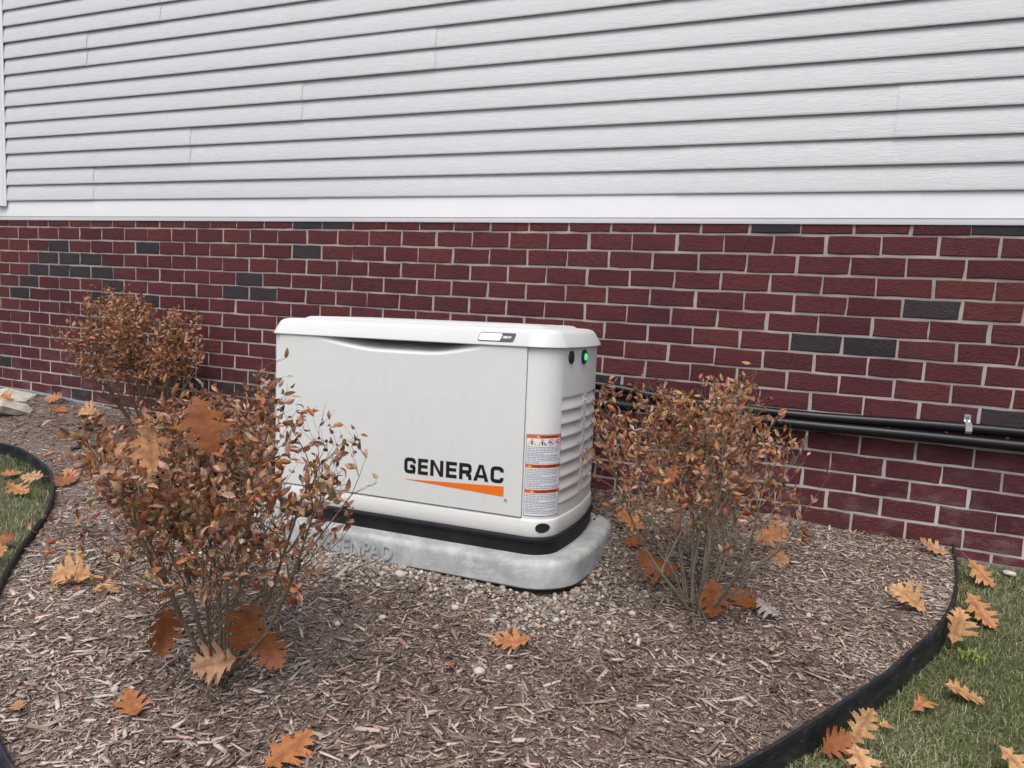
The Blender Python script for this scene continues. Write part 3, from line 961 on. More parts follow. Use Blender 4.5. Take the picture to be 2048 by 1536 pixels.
# concrete pad
pad = empty('generator_pad', (GEN_P[0], GEN_P[1], GEN_P[2]), GEN_R)
tag(pad, 'light grey concrete pad with raised lettering under the generator', 'pad')
PX0, PX1, PY0, PY1 = -1.335, .092, -.078, .672
m = MB()
rings = []
for z, o in ((-.091, .002), (-.086, .005), (-.048, .001), (-.024, -.002), (-.014, -.0045), (-.007, -.010), (-.003, -.018), (-.001, -.030), (-.0002, -.05)):
    pts2 = perimeter(o, .014, PX0, PX1, PY0, PY1, .17, n=10)
    rings.append([(x, y, z + .0012 * math.sin(9 * x + 4 * y)) for x, y in pts2])
m.loft(rings)
m.obj('slab', MAT['concrete'], pad, angle=28)
me = fit_text(text_mesh('GENPAD', .06, bold=.0006, extrude=.0050, spacing=1.05), .266, .056)
for v in me.vertices:
    x, z, dpt = -.843 + v.co.x, -.0805 + v.co.y, v.co.z
    yy = PY0 - .0050 + (z + .086) / .062 * .007
    v.co = Vector((x, yy - dpt, z))
me.materials.clear(); me.materials.append(MAT['concrete']); link('raised_lettering', me, pad)

# ------------------------------------------------------------------ conduits along the wall
def smooth_path(pts, n=8):
    return [tuple(p) for p in catmull(pts, n)]
pA = smooth_path([(3.2, -.40, -.62), (3.75, -.20, -.665), (4.18, -.055, -.703), (4.45, -.034, -.732), (4.75, -.030, -.748), (5.10, -.030, -.752), (5.45, -.028, -.741), (5.66, -.027, -.737), (5.85, -.027, -.735), (6.6, -.027, -.733), (9.0, -.027, -.733)])
oA = MB().tube(pA, .0205, 16).obj('conduit', MAT['pipe'], smooth=True)
tag(oA, 'upper black conduit held to the brick wall by metal straps', 'conduit', 'conduits on the brick wall')
pB = smooth_path([(3.6, -.40, -.80), (4.05, -.16, -.79), (4.30, -.085, -.783), (4.70, -.060, -.787), (5.10, -.052, -.788), (5.45, -.046, -.785), (5.85, -.040, -.784), (6.6, -.036, -.783), (9.0, -.036, -.783)])
oB = MB().tube(pB, .0215, 16).obj('conduit', MAT['pipe'], smooth=True)
tag(oB, 'lower black conduit running just under the other along the wall', 'conduit', 'conduits on the brick wall')
# ribbed flexible whip next to the generator
pC = smooth_path([(4.02, -.30, -.76), (4.14, -.16, -.775), (4.24, -.105, -.778), (4.36, -.082, -.786)], 26)
rad = [.0245 + .0025 * math.sin(i * 1.6) for i in range(len(pC))]
oC = MB().tube(pC, rad, 14).obj('flexible_conduit', MAT['pipe'], smooth=True)
tag(oC, 'ribbed black flexible conduit beside the generator behind the bush', 'conduit', 'conduits on the brick wall')
def strap(x, z, label):
    e = empty('pipe_strap', (x, 0, z)); tag(e, label, 'pipe strap', 'metal pipe straps')
    m = MB(); w = .011
    path = [(-.0005, .052), (-.0025, .052), (-.0025, .030), (-.012, .0245), (-.030, .0240), (-.0505, .012), (-.0515, -.008), (-.043, -.018)]
    inner = [(y + .0025, zz - .0015) for y, zz in path]
    poly = path + inner[::-1]
    m.loft([[(-w, y, zz) for y, zz in poly], [(w, y, zz) for y, zz in poly]])
    m.obj('strap_band', MAT['zinc'], e)
    m = MB(); n_ = 12
    rg = lambda r, y: [(r * math.cos(2 * math.pi * k / n_), y, .040 + r * math.sin(2 * math.pi * k / n_)) for k in range(n_)]
    m.loft([rg(.006, -.002), rg(.006, -.005), rg(.0035, -.0075)])
    m.obj('screw', MAT['bolt'], e)
strap(5.652, -.7385, 'bright metal strap on the conduit at the right end of the wall')
strap(4.70, -.744, 'metal strap on the conduit half hidden behind the right bush')

# ------------------------------------------------------------------ black landscape edging
def sm(a, b, x): 
    t = np.clip((x - a) / (b - a), 0, 1); return t * t * (3 - 2 * t)
m = MB(); rings = []
for i, (x, y) in enumerate(EDGE):
    a = EDGE[max(i - 1, 0)]; b = EDGE[min(i + 1, len(EDGE) - 1)]
    t = (b - a) / np.linalg.norm(b - a); nrm = np.array([t[1], -t[0]])     # towards the lawn
    top = float(gz(x, y)) + .022 + .014 * float(1 - sm(2.6, 3.4, x)) + .004 * math.sin(2.3 * x + 5 * y)
    # lean outwards a little where the photo shows the ribbed face
    lean = .012 * float(sm(5.30, 5.0, x)) * float(sm(3.2, 4.2, x))
    pr = [(-.004, .0), (-.0055, -.004), (-.004, -.012), (-.0035, -.145), (.0035, -.145)]
    for r in range(4, -1, -1):
        z_ = -.008 - r * .0065
        pr += [(.0030, z_ - .0046), (.0066, z_ - .0030), (.0066, z_ - .0010), (.0030, z_ - .0002)]
    pr += [(.0055, -.004), (.004, .0), (.0, .0018)]
    rings.append([(x + nrm[0] * (o + lean * (zz + .14) / .14), y + nrm[1] * (o + lean * (zz + .14) / .14), top + zz) for o, zz in pr])
m.loft(rings)
ed = m.obj('landscape_edging', MAT['edging'], angle=25)
tag(ed, 'black plastic landscape edging curving between mulch bed and lawn', 'edging')

# ------------------------------------------------------------------ loose ground cover
BOX_F = np.array([(0, 3, 2, 1), (4, 5, 6, 7), (0, 1, 5, 4), (1, 2, 6, 5), (2, 3, 7, 6), (3, 0, 4, 7)])
BOX_V = np.array([(-.5, -.5, -.5), (.5, -.5, -.5), (.5, .5, -.5), (-.5, .5, -.5), (-.5, -.5, .5), (.5, -.5, .5), (.5, .5, .5), (-.5, .5, .5)])
def pad_local(x, y):
    dx, dy = x - GEN_P[0], y - GEN_P[1]; c, s = math.cos(.02), math.sin(.02)
    return dx * c + dy * s, -dx * s + dy * c
def in_pad(x, y, grow=0.0):
    lx, ly = pad_local(x, y)
    qx = np.abs(lx - (PX0 + PX1) / 2) - ((PX1 - PX0) / 2 + grow - .17); qy = np.abs(ly - (PY0 + PY1) / 2) - ((PY1 - PY0) / 2 + grow - .17)
    return np.hypot(np.maximum(qx, 0), np.maximum(qy, 0)) + np.minimum(np.maximum(qx, qy), 0) < .17
def vnoise(x, y, s, seed):
    r = np.random.default_rng(seed); out = np.zeros(len(x))
    for k in range(7):
        a = r.uniform(0, 2 * np.pi); f = s * r.uniform(.6, 1.9); out += np.sin(f * (x * np.cos(a) + y * np.sin(a)) + r.uniform(0, 6.28))
    return out / 3.0
def rot_batch(yaw, pitch, roll):
    cy, sy, cp, sp, cr, sr = np.cos(yaw), np.sin(yaw), np.cos(pitch), np.sin(pitch), np.cos(roll), np.sin(roll)
    R = np.empty((len(yaw), 3, 3))
    R[:, 0, 0] = cy * cp; R[:, 0, 1] = cy * sp * sr - sy * cr; R[:, 0, 2] = cy * sp * cr + sy * sr
    R[:, 1, 0] = sy * cp; R[:, 1, 1] = sy * sp * sr + cy * cr; R[:, 1, 2] = sy * sp * cr - cy * sr
    R[:, 2, 0] = -sp; R[:, 2, 1] = cp * sr; R[:, 2, 2] = cp * cr
    return R
def gravel_w(x, y):
    """share of stones in the cover: high against the front and right of the pad"""
    lx, ly = pad_local(x, y)
    dpad = np.maximum(np.maximum(-lx + PX0, lx - PX1), np.maximum(PY0 - ly, ly - PY1))
    lim = .20 + .07 * vnoise(x, y, 6, 5)
    w = np.clip(1.15 - .85 * dpad / np.maximum(lim, .05) + .28 * vnoise(x, y, 15, 77), 0, 1) * (dpad > -.1) * (dpad < .42)
    return w * (lx > -1.2) * np.where(ly > .35, .40, 1.0) * np.where(lx > .08, .62, 1.0)

def scatter(n, x0, x1, y0, y1):
    return RNG.uniform(x0, x1, n), RNG.uniform(y0, y1, n)

# wood shreds
def chips(n, x0, x1, y0, y1, lmin, lmax, big):
    x, y = scatter(n, x0, x1, y0, y1)
    k = inside(x, y) & ~in_pad(x, y, -.01) & (edge_dist(x, y) > .007 + lmax * RNG.uniform(.02, .26, n)) & (y < -.012)
    k &= RNG.uniform(0, 1, n) > gravel_w(x, y) * .80
    x, y = x[k], y[k]; n = len(x)
    L = lmin + (lmax - lmin) * RNG.beta(1.3, 2.6, n)
    W = np.clip(L * RNG.uniform(.10, .32, n), .0024, .012)
    T = np.clip(W * RNG.uniform(.22, .5, n), .0012, .0032)
    yaw = RNG.uniform(0, np.pi, n)
    pitch = RNG.normal(0, .16, n); roll = RNG.normal(0, .35, n)
    V = np.repeat(BOX_V[None], n, 0).copy()
    # taper and bend the ends
    V[:, [0, 3, 4, 7], 1] *= RNG.uniform(.35, 1, (n, 1)); V[:, [1, 2, 5, 6], 1] *= RNG.uniform(.35, 1, (n, 1))
    V += RNG.normal(0, .07, V.shape)
    V *= np.stack([L, W, T], 1)[:, None]
    V = np.einsum('nij,nvj->nvi', rot_batch(yaw, pitch, roll), V)
    z = gz(x, y) + bumps(x, y) + RNG.uniform(-.001, .007, n) + np.abs(np.sin(pitch)) * L * .3
    V += np.stack([x, y, z], 1)[:, None]
    # colour of each shred: weathered grey-tan on top of fresh dark bark
    t = RNG.beta(1.6, 1.45, n)
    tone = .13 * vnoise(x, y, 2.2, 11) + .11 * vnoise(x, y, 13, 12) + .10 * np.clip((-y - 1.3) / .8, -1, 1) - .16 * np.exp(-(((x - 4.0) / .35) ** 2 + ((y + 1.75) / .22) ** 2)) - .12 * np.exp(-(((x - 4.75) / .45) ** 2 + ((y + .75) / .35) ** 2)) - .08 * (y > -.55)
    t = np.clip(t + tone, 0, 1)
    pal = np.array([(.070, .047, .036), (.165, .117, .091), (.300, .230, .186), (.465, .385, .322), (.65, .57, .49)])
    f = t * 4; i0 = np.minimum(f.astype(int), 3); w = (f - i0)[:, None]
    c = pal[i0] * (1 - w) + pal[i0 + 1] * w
    red = RNG.uniform(0, 1, n) < .10
    c[red] *= np.array([1.08, .86, .80])
    pale = RNG.uniform(0, 1, n) < .035
    c[pale] = np.array([.55, .46, .36]) * RNG.uniform(.8, 1.1, (pale.sum(), 1))
    return V, c
Vs, Cs = [], []
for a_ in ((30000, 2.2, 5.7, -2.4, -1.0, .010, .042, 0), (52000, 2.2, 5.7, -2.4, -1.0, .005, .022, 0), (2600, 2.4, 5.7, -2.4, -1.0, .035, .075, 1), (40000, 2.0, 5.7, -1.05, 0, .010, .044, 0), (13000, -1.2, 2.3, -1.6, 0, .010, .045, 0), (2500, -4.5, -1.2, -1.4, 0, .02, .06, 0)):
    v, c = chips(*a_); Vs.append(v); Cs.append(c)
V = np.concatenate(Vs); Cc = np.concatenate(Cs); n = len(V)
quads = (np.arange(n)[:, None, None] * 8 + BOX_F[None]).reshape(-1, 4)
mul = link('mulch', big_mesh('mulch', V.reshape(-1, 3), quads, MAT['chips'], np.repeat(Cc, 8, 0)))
tag(mul, 'shredded brown and grey wood mulch covering the bed', 'mulch', kind='stuff')

# gravel round the pad
ICO_T = (1 + 5 ** .5) / 2
ICO_V = np.array([(-1, ICO_T, 0), (1, ICO_T, 0), (-1, -ICO_T, 0), (1, -ICO_T, 0), (0, -1, ICO_T), (0, 1, ICO_T), (0, -1, -ICO_T), (0, 1, -ICO_T), (ICO_T, 0, -1), (ICO_T, 0, 1), (-ICO_T, 0, -1), (-ICO_T, 0, 1)]) / math.hypot(1, ICO_T)
ICO_F = np.array([(0, 11, 5), (0, 5, 1), (0, 1, 7), (0, 7, 10), (0, 10, 11), (1, 5, 9), (5, 11, 4), (11, 10, 2), (10, 7, 6), (7, 1, 8), (3, 9, 4), (3, 4, 2), (3, 2, 6), (3, 6, 8), (3, 8, 9), (4, 9, 5), (2, 4, 11), (6, 2, 10), (8, 6, 7), (9, 8, 1)])
def ico_sub():
    v = [tuple(q) for q in ICO_V]; cache = {}; f = []
    def mid(a, b):
        k = (min(a, b), max(a, b))
        if k not in cache:
            p = (np.array(v[a]) + np.array(v[b])); p /= np.linalg.norm(p); v.append(tuple(p)); cache[k] = len(v) - 1
        return cache[k]
    for a, b, c in ICO_F:
        ab, bc, ca = mid(a, b), mid(b, c), mid(c, a); f += [(a, ab, ca), (b, bc, ab), (c, ca, bc), (ab, bc, ca)]
    return np.array(v), np.array(f)
ICO2_V, ICO2_F = ico_sub()
def stones(n, x0, x1, y0, y1, smin, smax, dens=1.0, everywhere=False):
    x, y = scatter(n, x0, x1, y0, y1)
    k = inside(x, y) & ~in_pad(x, y, .0) & (edge_dist(x, y) > .03)
    if not everywhere: k &= RNG.uniform(0, 1, n) < gravel_w(x, y) * dens
    x, y = x[k], y[k]; n = len(x)
    S = smin + (smax - smin) * RNG.beta(1.1, 4.0, n)
    V = np.repeat(ICO_V[None], n, 0) * (1 + RNG.normal(0, .13, (n, 12, 1)))
    V = V * (S[:, None, None] * .5) * np.stack([np.ones(n), RNG.uniform(.6, 1, n), RNG.uniform(.45, .8, n)], 1)[:, None]
    V = np.einsum('nij,nvj->nvi', rot_batch(RNG.uniform(0, 6.28, n), RNG.normal(0, .3, n), RNG.normal(0, .3, n)), V)
    z = gz(x, y) + bumps(x, y) + S * .16 + RNG.uniform(0, .006, n)
    V += np.stack([x, y, z], 1)[:, None]
    pal = np.array([(.34, .29, .23), (.46, .42, .35), (.24, .21, .185), (.52, .475, .40), (.36, .29, .23), (.16, .13, .11), (.30, .26, .21)])
    c = pal[RNG.integers(0, 7, n)] * RNG.uniform(.75, 1.15, (n, 1))
    return V, c
Vs, Cs = [], []
for a_ in ((34000, 2.9, 4.85, -1.5, -.95, .003, .014), (5600, 2.9, 4.75, -1.5, -.95, .010, .038), (9000, 4.30, 4.85, -1.15, -.2, .003, .016), (1500, 4.30, 4.85, -1.15, -.2, .012, .040), (260, 2.4, 5.6, -2.3, -.2, .005, .018, 1, True)):
    v, c = stones(*a_); Vs.append(v); Cs.append(c)
V = np.concatenate(Vs); Cc = np.concatenate(Cs); n = len(V)
tris = (np.arange(n)[:, None, None] * 12 + ICO_F[None]).reshape(-1, 3)
gme = big_mesh('gravel', V.reshape(-1, 3), None, MAT['stones'], np.repeat(Cc, 12, 0), tris)
gme.polygons.foreach_set('use_smooth', [True] * len(gme.polygons))
gr = link('gravel', gme); tag(gr, 'pale gravel and grit spilled along the foot of the concrete pad', 'gravel', kind='stuff')

# grass blades outside the edging
def blades(n, x0, x1, y0, y1):
    x, y = scatter(n, x0, x1, y0, y1)
    ed_ = edge_dist(x, y)
    k = ~inside(x, y) & (ed_ > .008) & (y < -.03)
    bald = vnoise(x, y, 7, 21) > 1.15
    k &= ~(bald & (RNG.uniform(0, 1, n) < .6))
    x, y, ed_ = x[k], y[k], ed_[k]; n = len(x)
    Hh = RNG.uniform(.012, .036, n) * (1 + .25 * vnoise(x, y, 9, 8)); W = RNG.uniform(.0006, .0013, n)
    a = RNG.uniform(0, 2 * np.pi, n) ; lean = np.clip(RNG.normal(.85, .40, n), 0, 1.6)
    d = np.stack([np.cos(a), np.sin(a), np.zeros(n)], 1); s = np.stack([-np.sin(a), np.cos(a), np.zeros(n)], 1)
    up = np.array([0, 0, 1.0])
    base = np.stack([x, y, lawn_z(x, y) - .003], 1)
    m1 = base + d * (Hh * .30 * np.sin(lean * .5))[:, None] + up * (Hh * .5 * np.cos(lean * .4))[:, None]
    tip = base + d * (Hh * np.sin(lean))[:, None] + up * (Hh * (.25 + .75 * np.cos(lean)) * .95)[:, None]
    Vb = np.stack([base - s * W[:, None], base + s * W[:, None], m1 - s * (W * .8)[:, None], m1 + s * (W * .8)[:, None], tip], 1)
    t = RNG.uniform(0, 1, n) + .10 * vnoise(x, y, 6, 31)
    pal = np.array([(.080, .108, .038), (.145, .178, .062), (.215, .245, .095), (.29, .315, .145), (.45, .44, .27), (.58, .54, .40)])
    f = np.clip(t, 0, .999) ** 1.55 * 5; i0 = f.astype(int); w = (f - i0)[:, None]
    c = pal[i0] * (1 - w) + pal[np.minimum(i0 + 1, 5)] * w
    return Vb, c
Vs, Cs = [], []
for a_ in ((190000, 4.7, 6.5, -1.9, -.02), (55000, .2, 2.9, -2.4, -.80), (15000, 2.6, 5.2, -3.0, -1.6), (9000, -3.0, .4, -3.0, -.80), (7000, 7.0, 9.0, -2.5, -.02), (6000, 1.0, 9.0, -4.5, -2.2)):
    v, c = blades(*a_); Vs.append(v); Cs.append(c)
V = np.concatenate(Vs); Cc = np.concatenate(Cs); n = len(V)
quads = np.arange(n)[:, None] * 5 + np.array([[0, 1, 3, 2]]); tris = np.arange(n)[:, None] * 5 + np.array([[2, 3, 4]])
grass = link('grass', big_mesh('grass', V.reshape(-1, 3), quads, MAT['grass'], np.repeat(Cc, 5, 0), tris))
tag(grass, 'short dull green lawn grass with dry straw blades', 'grass', kind='stuff')

# bright weed tuft against the edging
m = MB(); rw = random.Random(5)
for k in range(60):
    a = rw.uniform(0, 6.28); L = rw.uniform(.02, .05); bx, by = rw.uniform(-.035, .035), rw.uniform(-.03, .03)
    d = Vector((math.cos(a), math.sin(a), 0)); s = Vector((-d.y, d.x, 0)) * rw.uniform(.0015, .003); b = Vector((bx, by, 0))
    mid_ = b + d * L * .35 + Vector((0, 0, L * .6)); tip = b + d * L * .9 + Vector((0, 0, L * rw.uniform(.4, .8)))
    m.add([b - s, b + s, mid_ + s, mid_ - s, tip], [(0, 1, 2, 3), (3, 2, 4)])
wd = m.obj('weed_tuft', MAT['weed']); wd.location = (5.605, -.735, float(lawn_z(5.605, -.735)))
tag(wd, 'small bright yellow green grass tuft beside the black edging', 'weed')

# single stones
def stone_obj(name, x, y, s, mat, label, cat, group, seed, flat=.62):
    r = np.random.default_rng(seed)
    V = ICO2_V * (1 + .10 * np.sin(ICO2_V @ r.normal(0, 2.4, 3) + 1)[:, None] + r.normal(0, .075 if s > .1 else .035, (len(ICO2_V), 1)))
    V = V * np.array([1, r.uniform(.65, .9), flat]) * s / 2
    me = bpy.data.meshes.new(name); me.from_pydata([tuple(q) for q in V], [], [tuple(q) for q in ICO2_F.tolist()]); me.materials.append(mat)
    me.polygons.foreach_set('use_smooth', [s < .1] * len(me.polygons))
    o = link(name, me); o.location = (x, y, float(gz(x, y) + bumps(x, y)) + s * flat * .30 + .002); o.rotation_euler = (r.uniform(-.2, .2), r.uniform(-.2, .2), r.uniform(0, 6))
    return tag(o, label, cat, group)
for i, (x, y, s, lab) in enumerate([
        (4.315, -1.577, .034, 'largest white pebble on the mulch, nearest below the middle oak leaf'),
        (3.919, -1.439, .026, 'white pebble on the mulch in front of the raised pad lettering'),
        (3.831, -1.546, .026, 'white pebble on the mulch just right of the front bush'),
        (4.394, -1.173, .026, 'white pebble on the mulch below the rounded pad corner'),
        (3.814, -1.168, .045, 'big pale stone in the gravel against the pad front'),
        (4.654, -1.187, .022, 'grey white pebble on the mulch left of the right bush'),
        (3.540, -2.057, .022, 'white pebble beside the oak leaf at the lower left'),
        (4.085, -1.275, .028, 'round cream pebble at the edge of the gravel strip'),
        (4.374, -1.508, .024, 'white pebble directly under the middle oak leaf'),
        (5.132, -.827, .026, 'white pebble on the mulch right of the right bush')]):
    stone_obj('pebble', x, y, s, MAT['pebble'], lab, 'pebble', 'loose pebbles on the bed', 100 + i)
o = stone_obj('pebble', 5.834, -.09, .05, MAT['pebble'], 'flat white stone in the grass at the foot of the brick wall', 'pebble', 'loose pebbles on the bed', 140, .4); o.location.z = float(lawn_z(5.834, -.09)) + .012
stone_obj('rock', .10, -.16, .34, MAT['rock'], 'flat pale limestone slab by the wall, the farther of two at the left edge', 'rock', 'limestone rocks at the left edge', 201, .20)
stone_obj('rock', .44, -.40, .28, MAT['rock'], 'pale knobbly limestone rock, the nearer of two at the left edge', 'rock', 'limestone rocks at the left edge', 203, .42)

# ------------------------------------------------------------------ oak leaves
OAK_SIDE = [(.045, .035), (.12, .085), (.165, .235), (.205, .185), (.235, .205), (.235, .115), (.255, .105), (.33, .235), (.405, .415), (.425, .330), (.480, .365), (.470, .250),
            (.445, .165), (.465, .150), (.545, .235), (.635, .405), (.645, .310), (.705, .345), (.690, .220), (.665, .140), (.685, .125), (.735, .165), (.815, .270), (.815, .190),
            (.870, .200), (.845, .110), (.855, .085), (.895, .100), (.945, .125), (.940, .055)]
def oak_mesh(seed, mat, curl=1.0):
    """lobed oak leaf about 1 long along +x, tip at x = 1, stalk at x < 0; gently curled"""
    r = random.Random(seed)
    def side(sg):
        ws = r.uniform(.88, 1.12); out = []
        for k, (x, y) in enumerate(OAK_SIDE):
            j = .010
            out.append((x + r.uniform(-j, j) * .6 + .02 * math.sin(5 * x + seed) * y, sg * (y * ws * (1 + .10 * math.sin(9 * x + seed * sg)) + r.uniform(-j, j) * .5)))
        return out
    R_, L_ = side(-1), side(1)
    outline = [(0.0, -.008)] + R_ + [(1.0, 0.0)] + L_[::-1] + [(0.0, .008)]
    pts = [Vector(q) for q in outline]
    inner = [Vector((x, 0.0)) for x in np.linspace(.04, .97, 24)]
    for x, y in ((.10, .035), (.16, .10), (.20, .06), (.30, .06), (.34, .14), (.38, .24), (.42, .10), (.52, .07), (.56, .15), (.61, .26), (.66, .07), (.75, .08), (.79, .15), (.86, .04)):
        inner += [Vector((x, y)), Vector((x, -y))]
    from mathutils.geometry import delaunay_2d_cdt
    v2, _, fcs, *_ = delaunay_2d_cdt(pts + inner, [], [list(range(len(pts)))], 1, 1e-5)
    bendx = r.uniform(.3, 1.3) * curl * r.choice((-1, 1, 1)); bendy = r.uniform(.5, 1.7) * curl * r.choice((1, 1, -1)); tw = r.uniform(-.5, .5) * curl
    def P(x, y):
        z = bendx * .16 * (4 * (x - .5) ** 2 - .4) + bendy * .55 * y * y + tw * x * y + .014 * curl * math.sin(8 * x + seed) + .020 * curl * math.sin(6 * x + 9 * y + seed)
        return (x, y * (1 - .12 * abs(bendy) * abs(y)), z + .012 * min(abs(y) / .05, 1))
    m = MB(); vs = [P(q.x, q.y) for q in v2]
    m.add(vs, [tuple(f) for f in fcs])
    vein = [1.0 if abs(q.y) < .004 else 0.0 for q in v2]
    z0 = P(0, 0)[2]
    m.tube([(-.20, r.uniform(-.05, .05), z0 + r.uniform(-.03, .05)), (-.1, 0, z0 + .005), (.03, 0, z0 - .003)], [.008, .007, .006], 4)
    me = m.mesh('oak_leaf', mat, True)
    at = me.attributes.new('vein', 'FLOAT', 'POINT'); at.data.foreach_set('value', vein + [.6] * (len(m.v) - len(vs)))
    return me
OAK = {}
for key in ('oak_orange', 'oak_tan', 'oak_brown', 'oak_grey'):
    OAK[key] = [oak_mesh(11 * i + len(key), MAT[key], c) for i, c in enumerate((.35, .6, 1.0, 1.5, .8))]
def leaf(pos, size, mat, var, yaw, tilt, roll, label, z=None, lawn=False, lift=.012):
    me = OAK[mat][var]
    o = link('oak_leaf', me)
    a_ = D(16) + abs(tilt) * .9 + abs(roll) * .35
    nz = (Vector((0, 0, 1)) * math.cos(a_) + Vector((.40, -.91, 0)) * math.sin(a_)).normalized()
    nz = (nz + Vector((.25 * math.sin(7 * yaw), .25 * math.cos(5 * yaw), 0))).normalized()
    dx_ = Vector((math.cos(yaw), math.sin(yaw), 0)); dx_ = (dx_ - nz * dx_.dot(nz)).normalized()
    R = Matrix((dx_, nz.cross(dx_), nz)).transposed().to_4x4()
    x, y = pos
    if z is None:
        zl = [(R @ (Vector(v.co) * size - Vector((.5 * size, 0, 0)))).z for v in me.vertices]
        base = float(lawn_z(x, y)) + .022 if lawn else float(gz(x, y) + bumps(x, y)) + .012
        z = base - min(zl) - .1 * (max(zl) - min(zl))
    o.matrix_world = Matrix.Translation((x, y, z)) @ R @ Matrix.Diagonal((size, size, size, 1)) @ Matrix.Translation((-.5, 0, 0))
    return tag(o, label, 'leaf', 'fallen oak leaves')
O, T, B, G_ = 'oak_orange', 'oak_tan', 'oak_brown', 'oak_grey'
leaf((5.565, -.145), .115, O, 1, D(170), D(5), D(8), 'orange oak leaf flat on mulch by the wall end of the edging')
leaf((5.715, -.215), .125, O, 0, D(-40), D(-8), D(-25), 'orange oak leaf in the grass nearest the brick wall', lawn=True)
leaf((5.665, -.50), .135, O, 2, D(-60), D(28), D(30), 'orange oak leaf standing tilted in grass, second from the wall', lawn=True)
leaf((5.430, -.640), .130, T, 3, D(165), D(-4), D(-10), 'tan oak leaf curled on mulch inside the right edging')
leaf((5.565, -.690), .120, T, 3, D(115), D(35), D(60), 'narrow tan oak leaf leaning over the black edging', lawn=True)
leaf((5.545, -.985), .120, T, 1, D(10), D(6), D(10), 'tan oak leaf flat on the lawn beside the edging middle', lawn=True)
leaf((5.430, -1.085), .085, O, 3, D(60), D(10), D(25), 'small crumpled oak leaf on the lawn against the edging', lawn=True)
leaf((5.262, -1.452), .120, T, 1, D(-70), D(-22), D(6), 'large pale tan oak leaf lying in front of the ribbed edging', lawn=True)
leaf((5.262, -1.345), .105, T, 0, D(100), D(62), D(15), 'pale upright oak leaf standing behind the large tan leaf', lawn=True)
leaf((5.205, -1.395), .110, B, 2, D(60), D(40), D(-20), 'dark brown oak leaf tucked against the ribbed edging', lawn=True)
leaf((5.610, -1.290), .115, T, 0, D(-35), D(4), D(0), 'tan oak leaf cut by the right edge of the picture', lawn=True)
leaf((5.330, -1.225), .040, T, 2, D(20), D(4), D(0), 'tiny tan leaf scrap on the lawn at the edging foot', lawn=True)
leaf((4.332, -1.402), .125, O, 1, D(200), D(4), D(12), 'orange oak leaf on open mulch in front of the generator pad')
leaf((3.640, -2.090), .115, O, 1, D(150), D(6), D(-6), 'orange oak leaf on mulch at the lower left below the front bush')
leaf((4.083, -2.060), .135, O, 0, D(80), D(6), D(4), 'bright orange oak leaf at the bottom edge of the picture')
leaf((4.242, -1.613), .034, O, 3, D(10), D(0), D(0), 'small curled orange leaf scrap on the open mulch')
leaf((2.900, -1.715), .170, T, 3, D(195), D(0), D(14), 'long tan oak leaf on mulch left of the front bush')
leaf((3.080, -1.725), .085, T, 2, D(20), D(0), D(0), 'small tan oak leaf on mulch just left of the front bush stems')
leaf((1.825, -1.196), .120, O, 1, D(10), D(10), D(0), 'pinkish orange oak leaf flat on the left lawn', lawn=True)
leaf((1.735, -1.070), .120, O, 0, D(200), D(18), D(10), 'orange oak leaf on the left lawn against the curved edging', lawn=True)
leaf((1.915, -1.010), .115, O, 2, D(160), D(8), D(5), 'orange oak leaf on mulch just outside the curved left edging')
leaf((1.960, -1.070), .105, B, 2, D(60), D(35), D(15), 'brown oak leaf leaning on the outside of the left edging')
leaf((2.366, -1.590), .090, B, 2, D(30), D(25), D(10), 'golden brown oak leaf standing on the left lawn', lawn=True)
leaf((2.480, -1.720), .130, O, 1, D(70), D(30), D(-10), 'large orange oak leaf at the left edge beside the edging', lawn=True)
leaf((1.55, -1.05), .10, O, 4, D(70), D(8), D(0), 'orange oak leaf far back on the left lawn', lawn=True)
leaf((.445, -.075), .13, O, 2, D(30), D(25), D(20), 'orange oak leaf on mulch right against the flashing')
leaf((.729, -.238), .12, O, 1, D(10), D(0), D(0), 'orange oak leaf on mulch right of the pale rocks')
leaf((.947, -.207), .16, T, 3, D(190), D(0), D(6), 'long tan oak leaf on mulch left of the rear bush')
leaf((1.187, -.337), .14, T, 2, D(15), D(0), D(0), 'tan oak leaf at the foot of the rear bush')
leaf((1.361, -.553), .12, O, 1, D(140), D(0), D(0), 'orange oak leaf on mulch in front of the rear bush')
leaf((.31, -.30), .15, O, 3, D(170), D(0), D(0), 'orange oak leaf lying between the two pale rocks')
leaf((4.940, -.835), .140, B, 2, D(150), D(8), D(10), 'dark brown oak leaf on mulch right under the right bush stems')
leaf((4.640, -.845), .150, B, 3, D(175), D(5), D(10), 'dark brown oak leaf on mulch left under the right bush')
leaf((4.440, -.42), .15, O, 1, D(160), D(18), D(10), 'orange oak leaf behind the right end of the pad')
leaf((4.500, -.58), .10, B, 2, D(60), D(20), D(10), 'small brown oak leaf right of the pad corner')
leaf((5.010, -.890), .090, G_, 3, D(150), D(10), D(-15), 'pale grey curled leaf beside the right bush')
leaf((3.420, -2.215), .05, O, 2, D(150), D(0), D(0), 'small orange leaf scrap in the lower left corner by the edging')
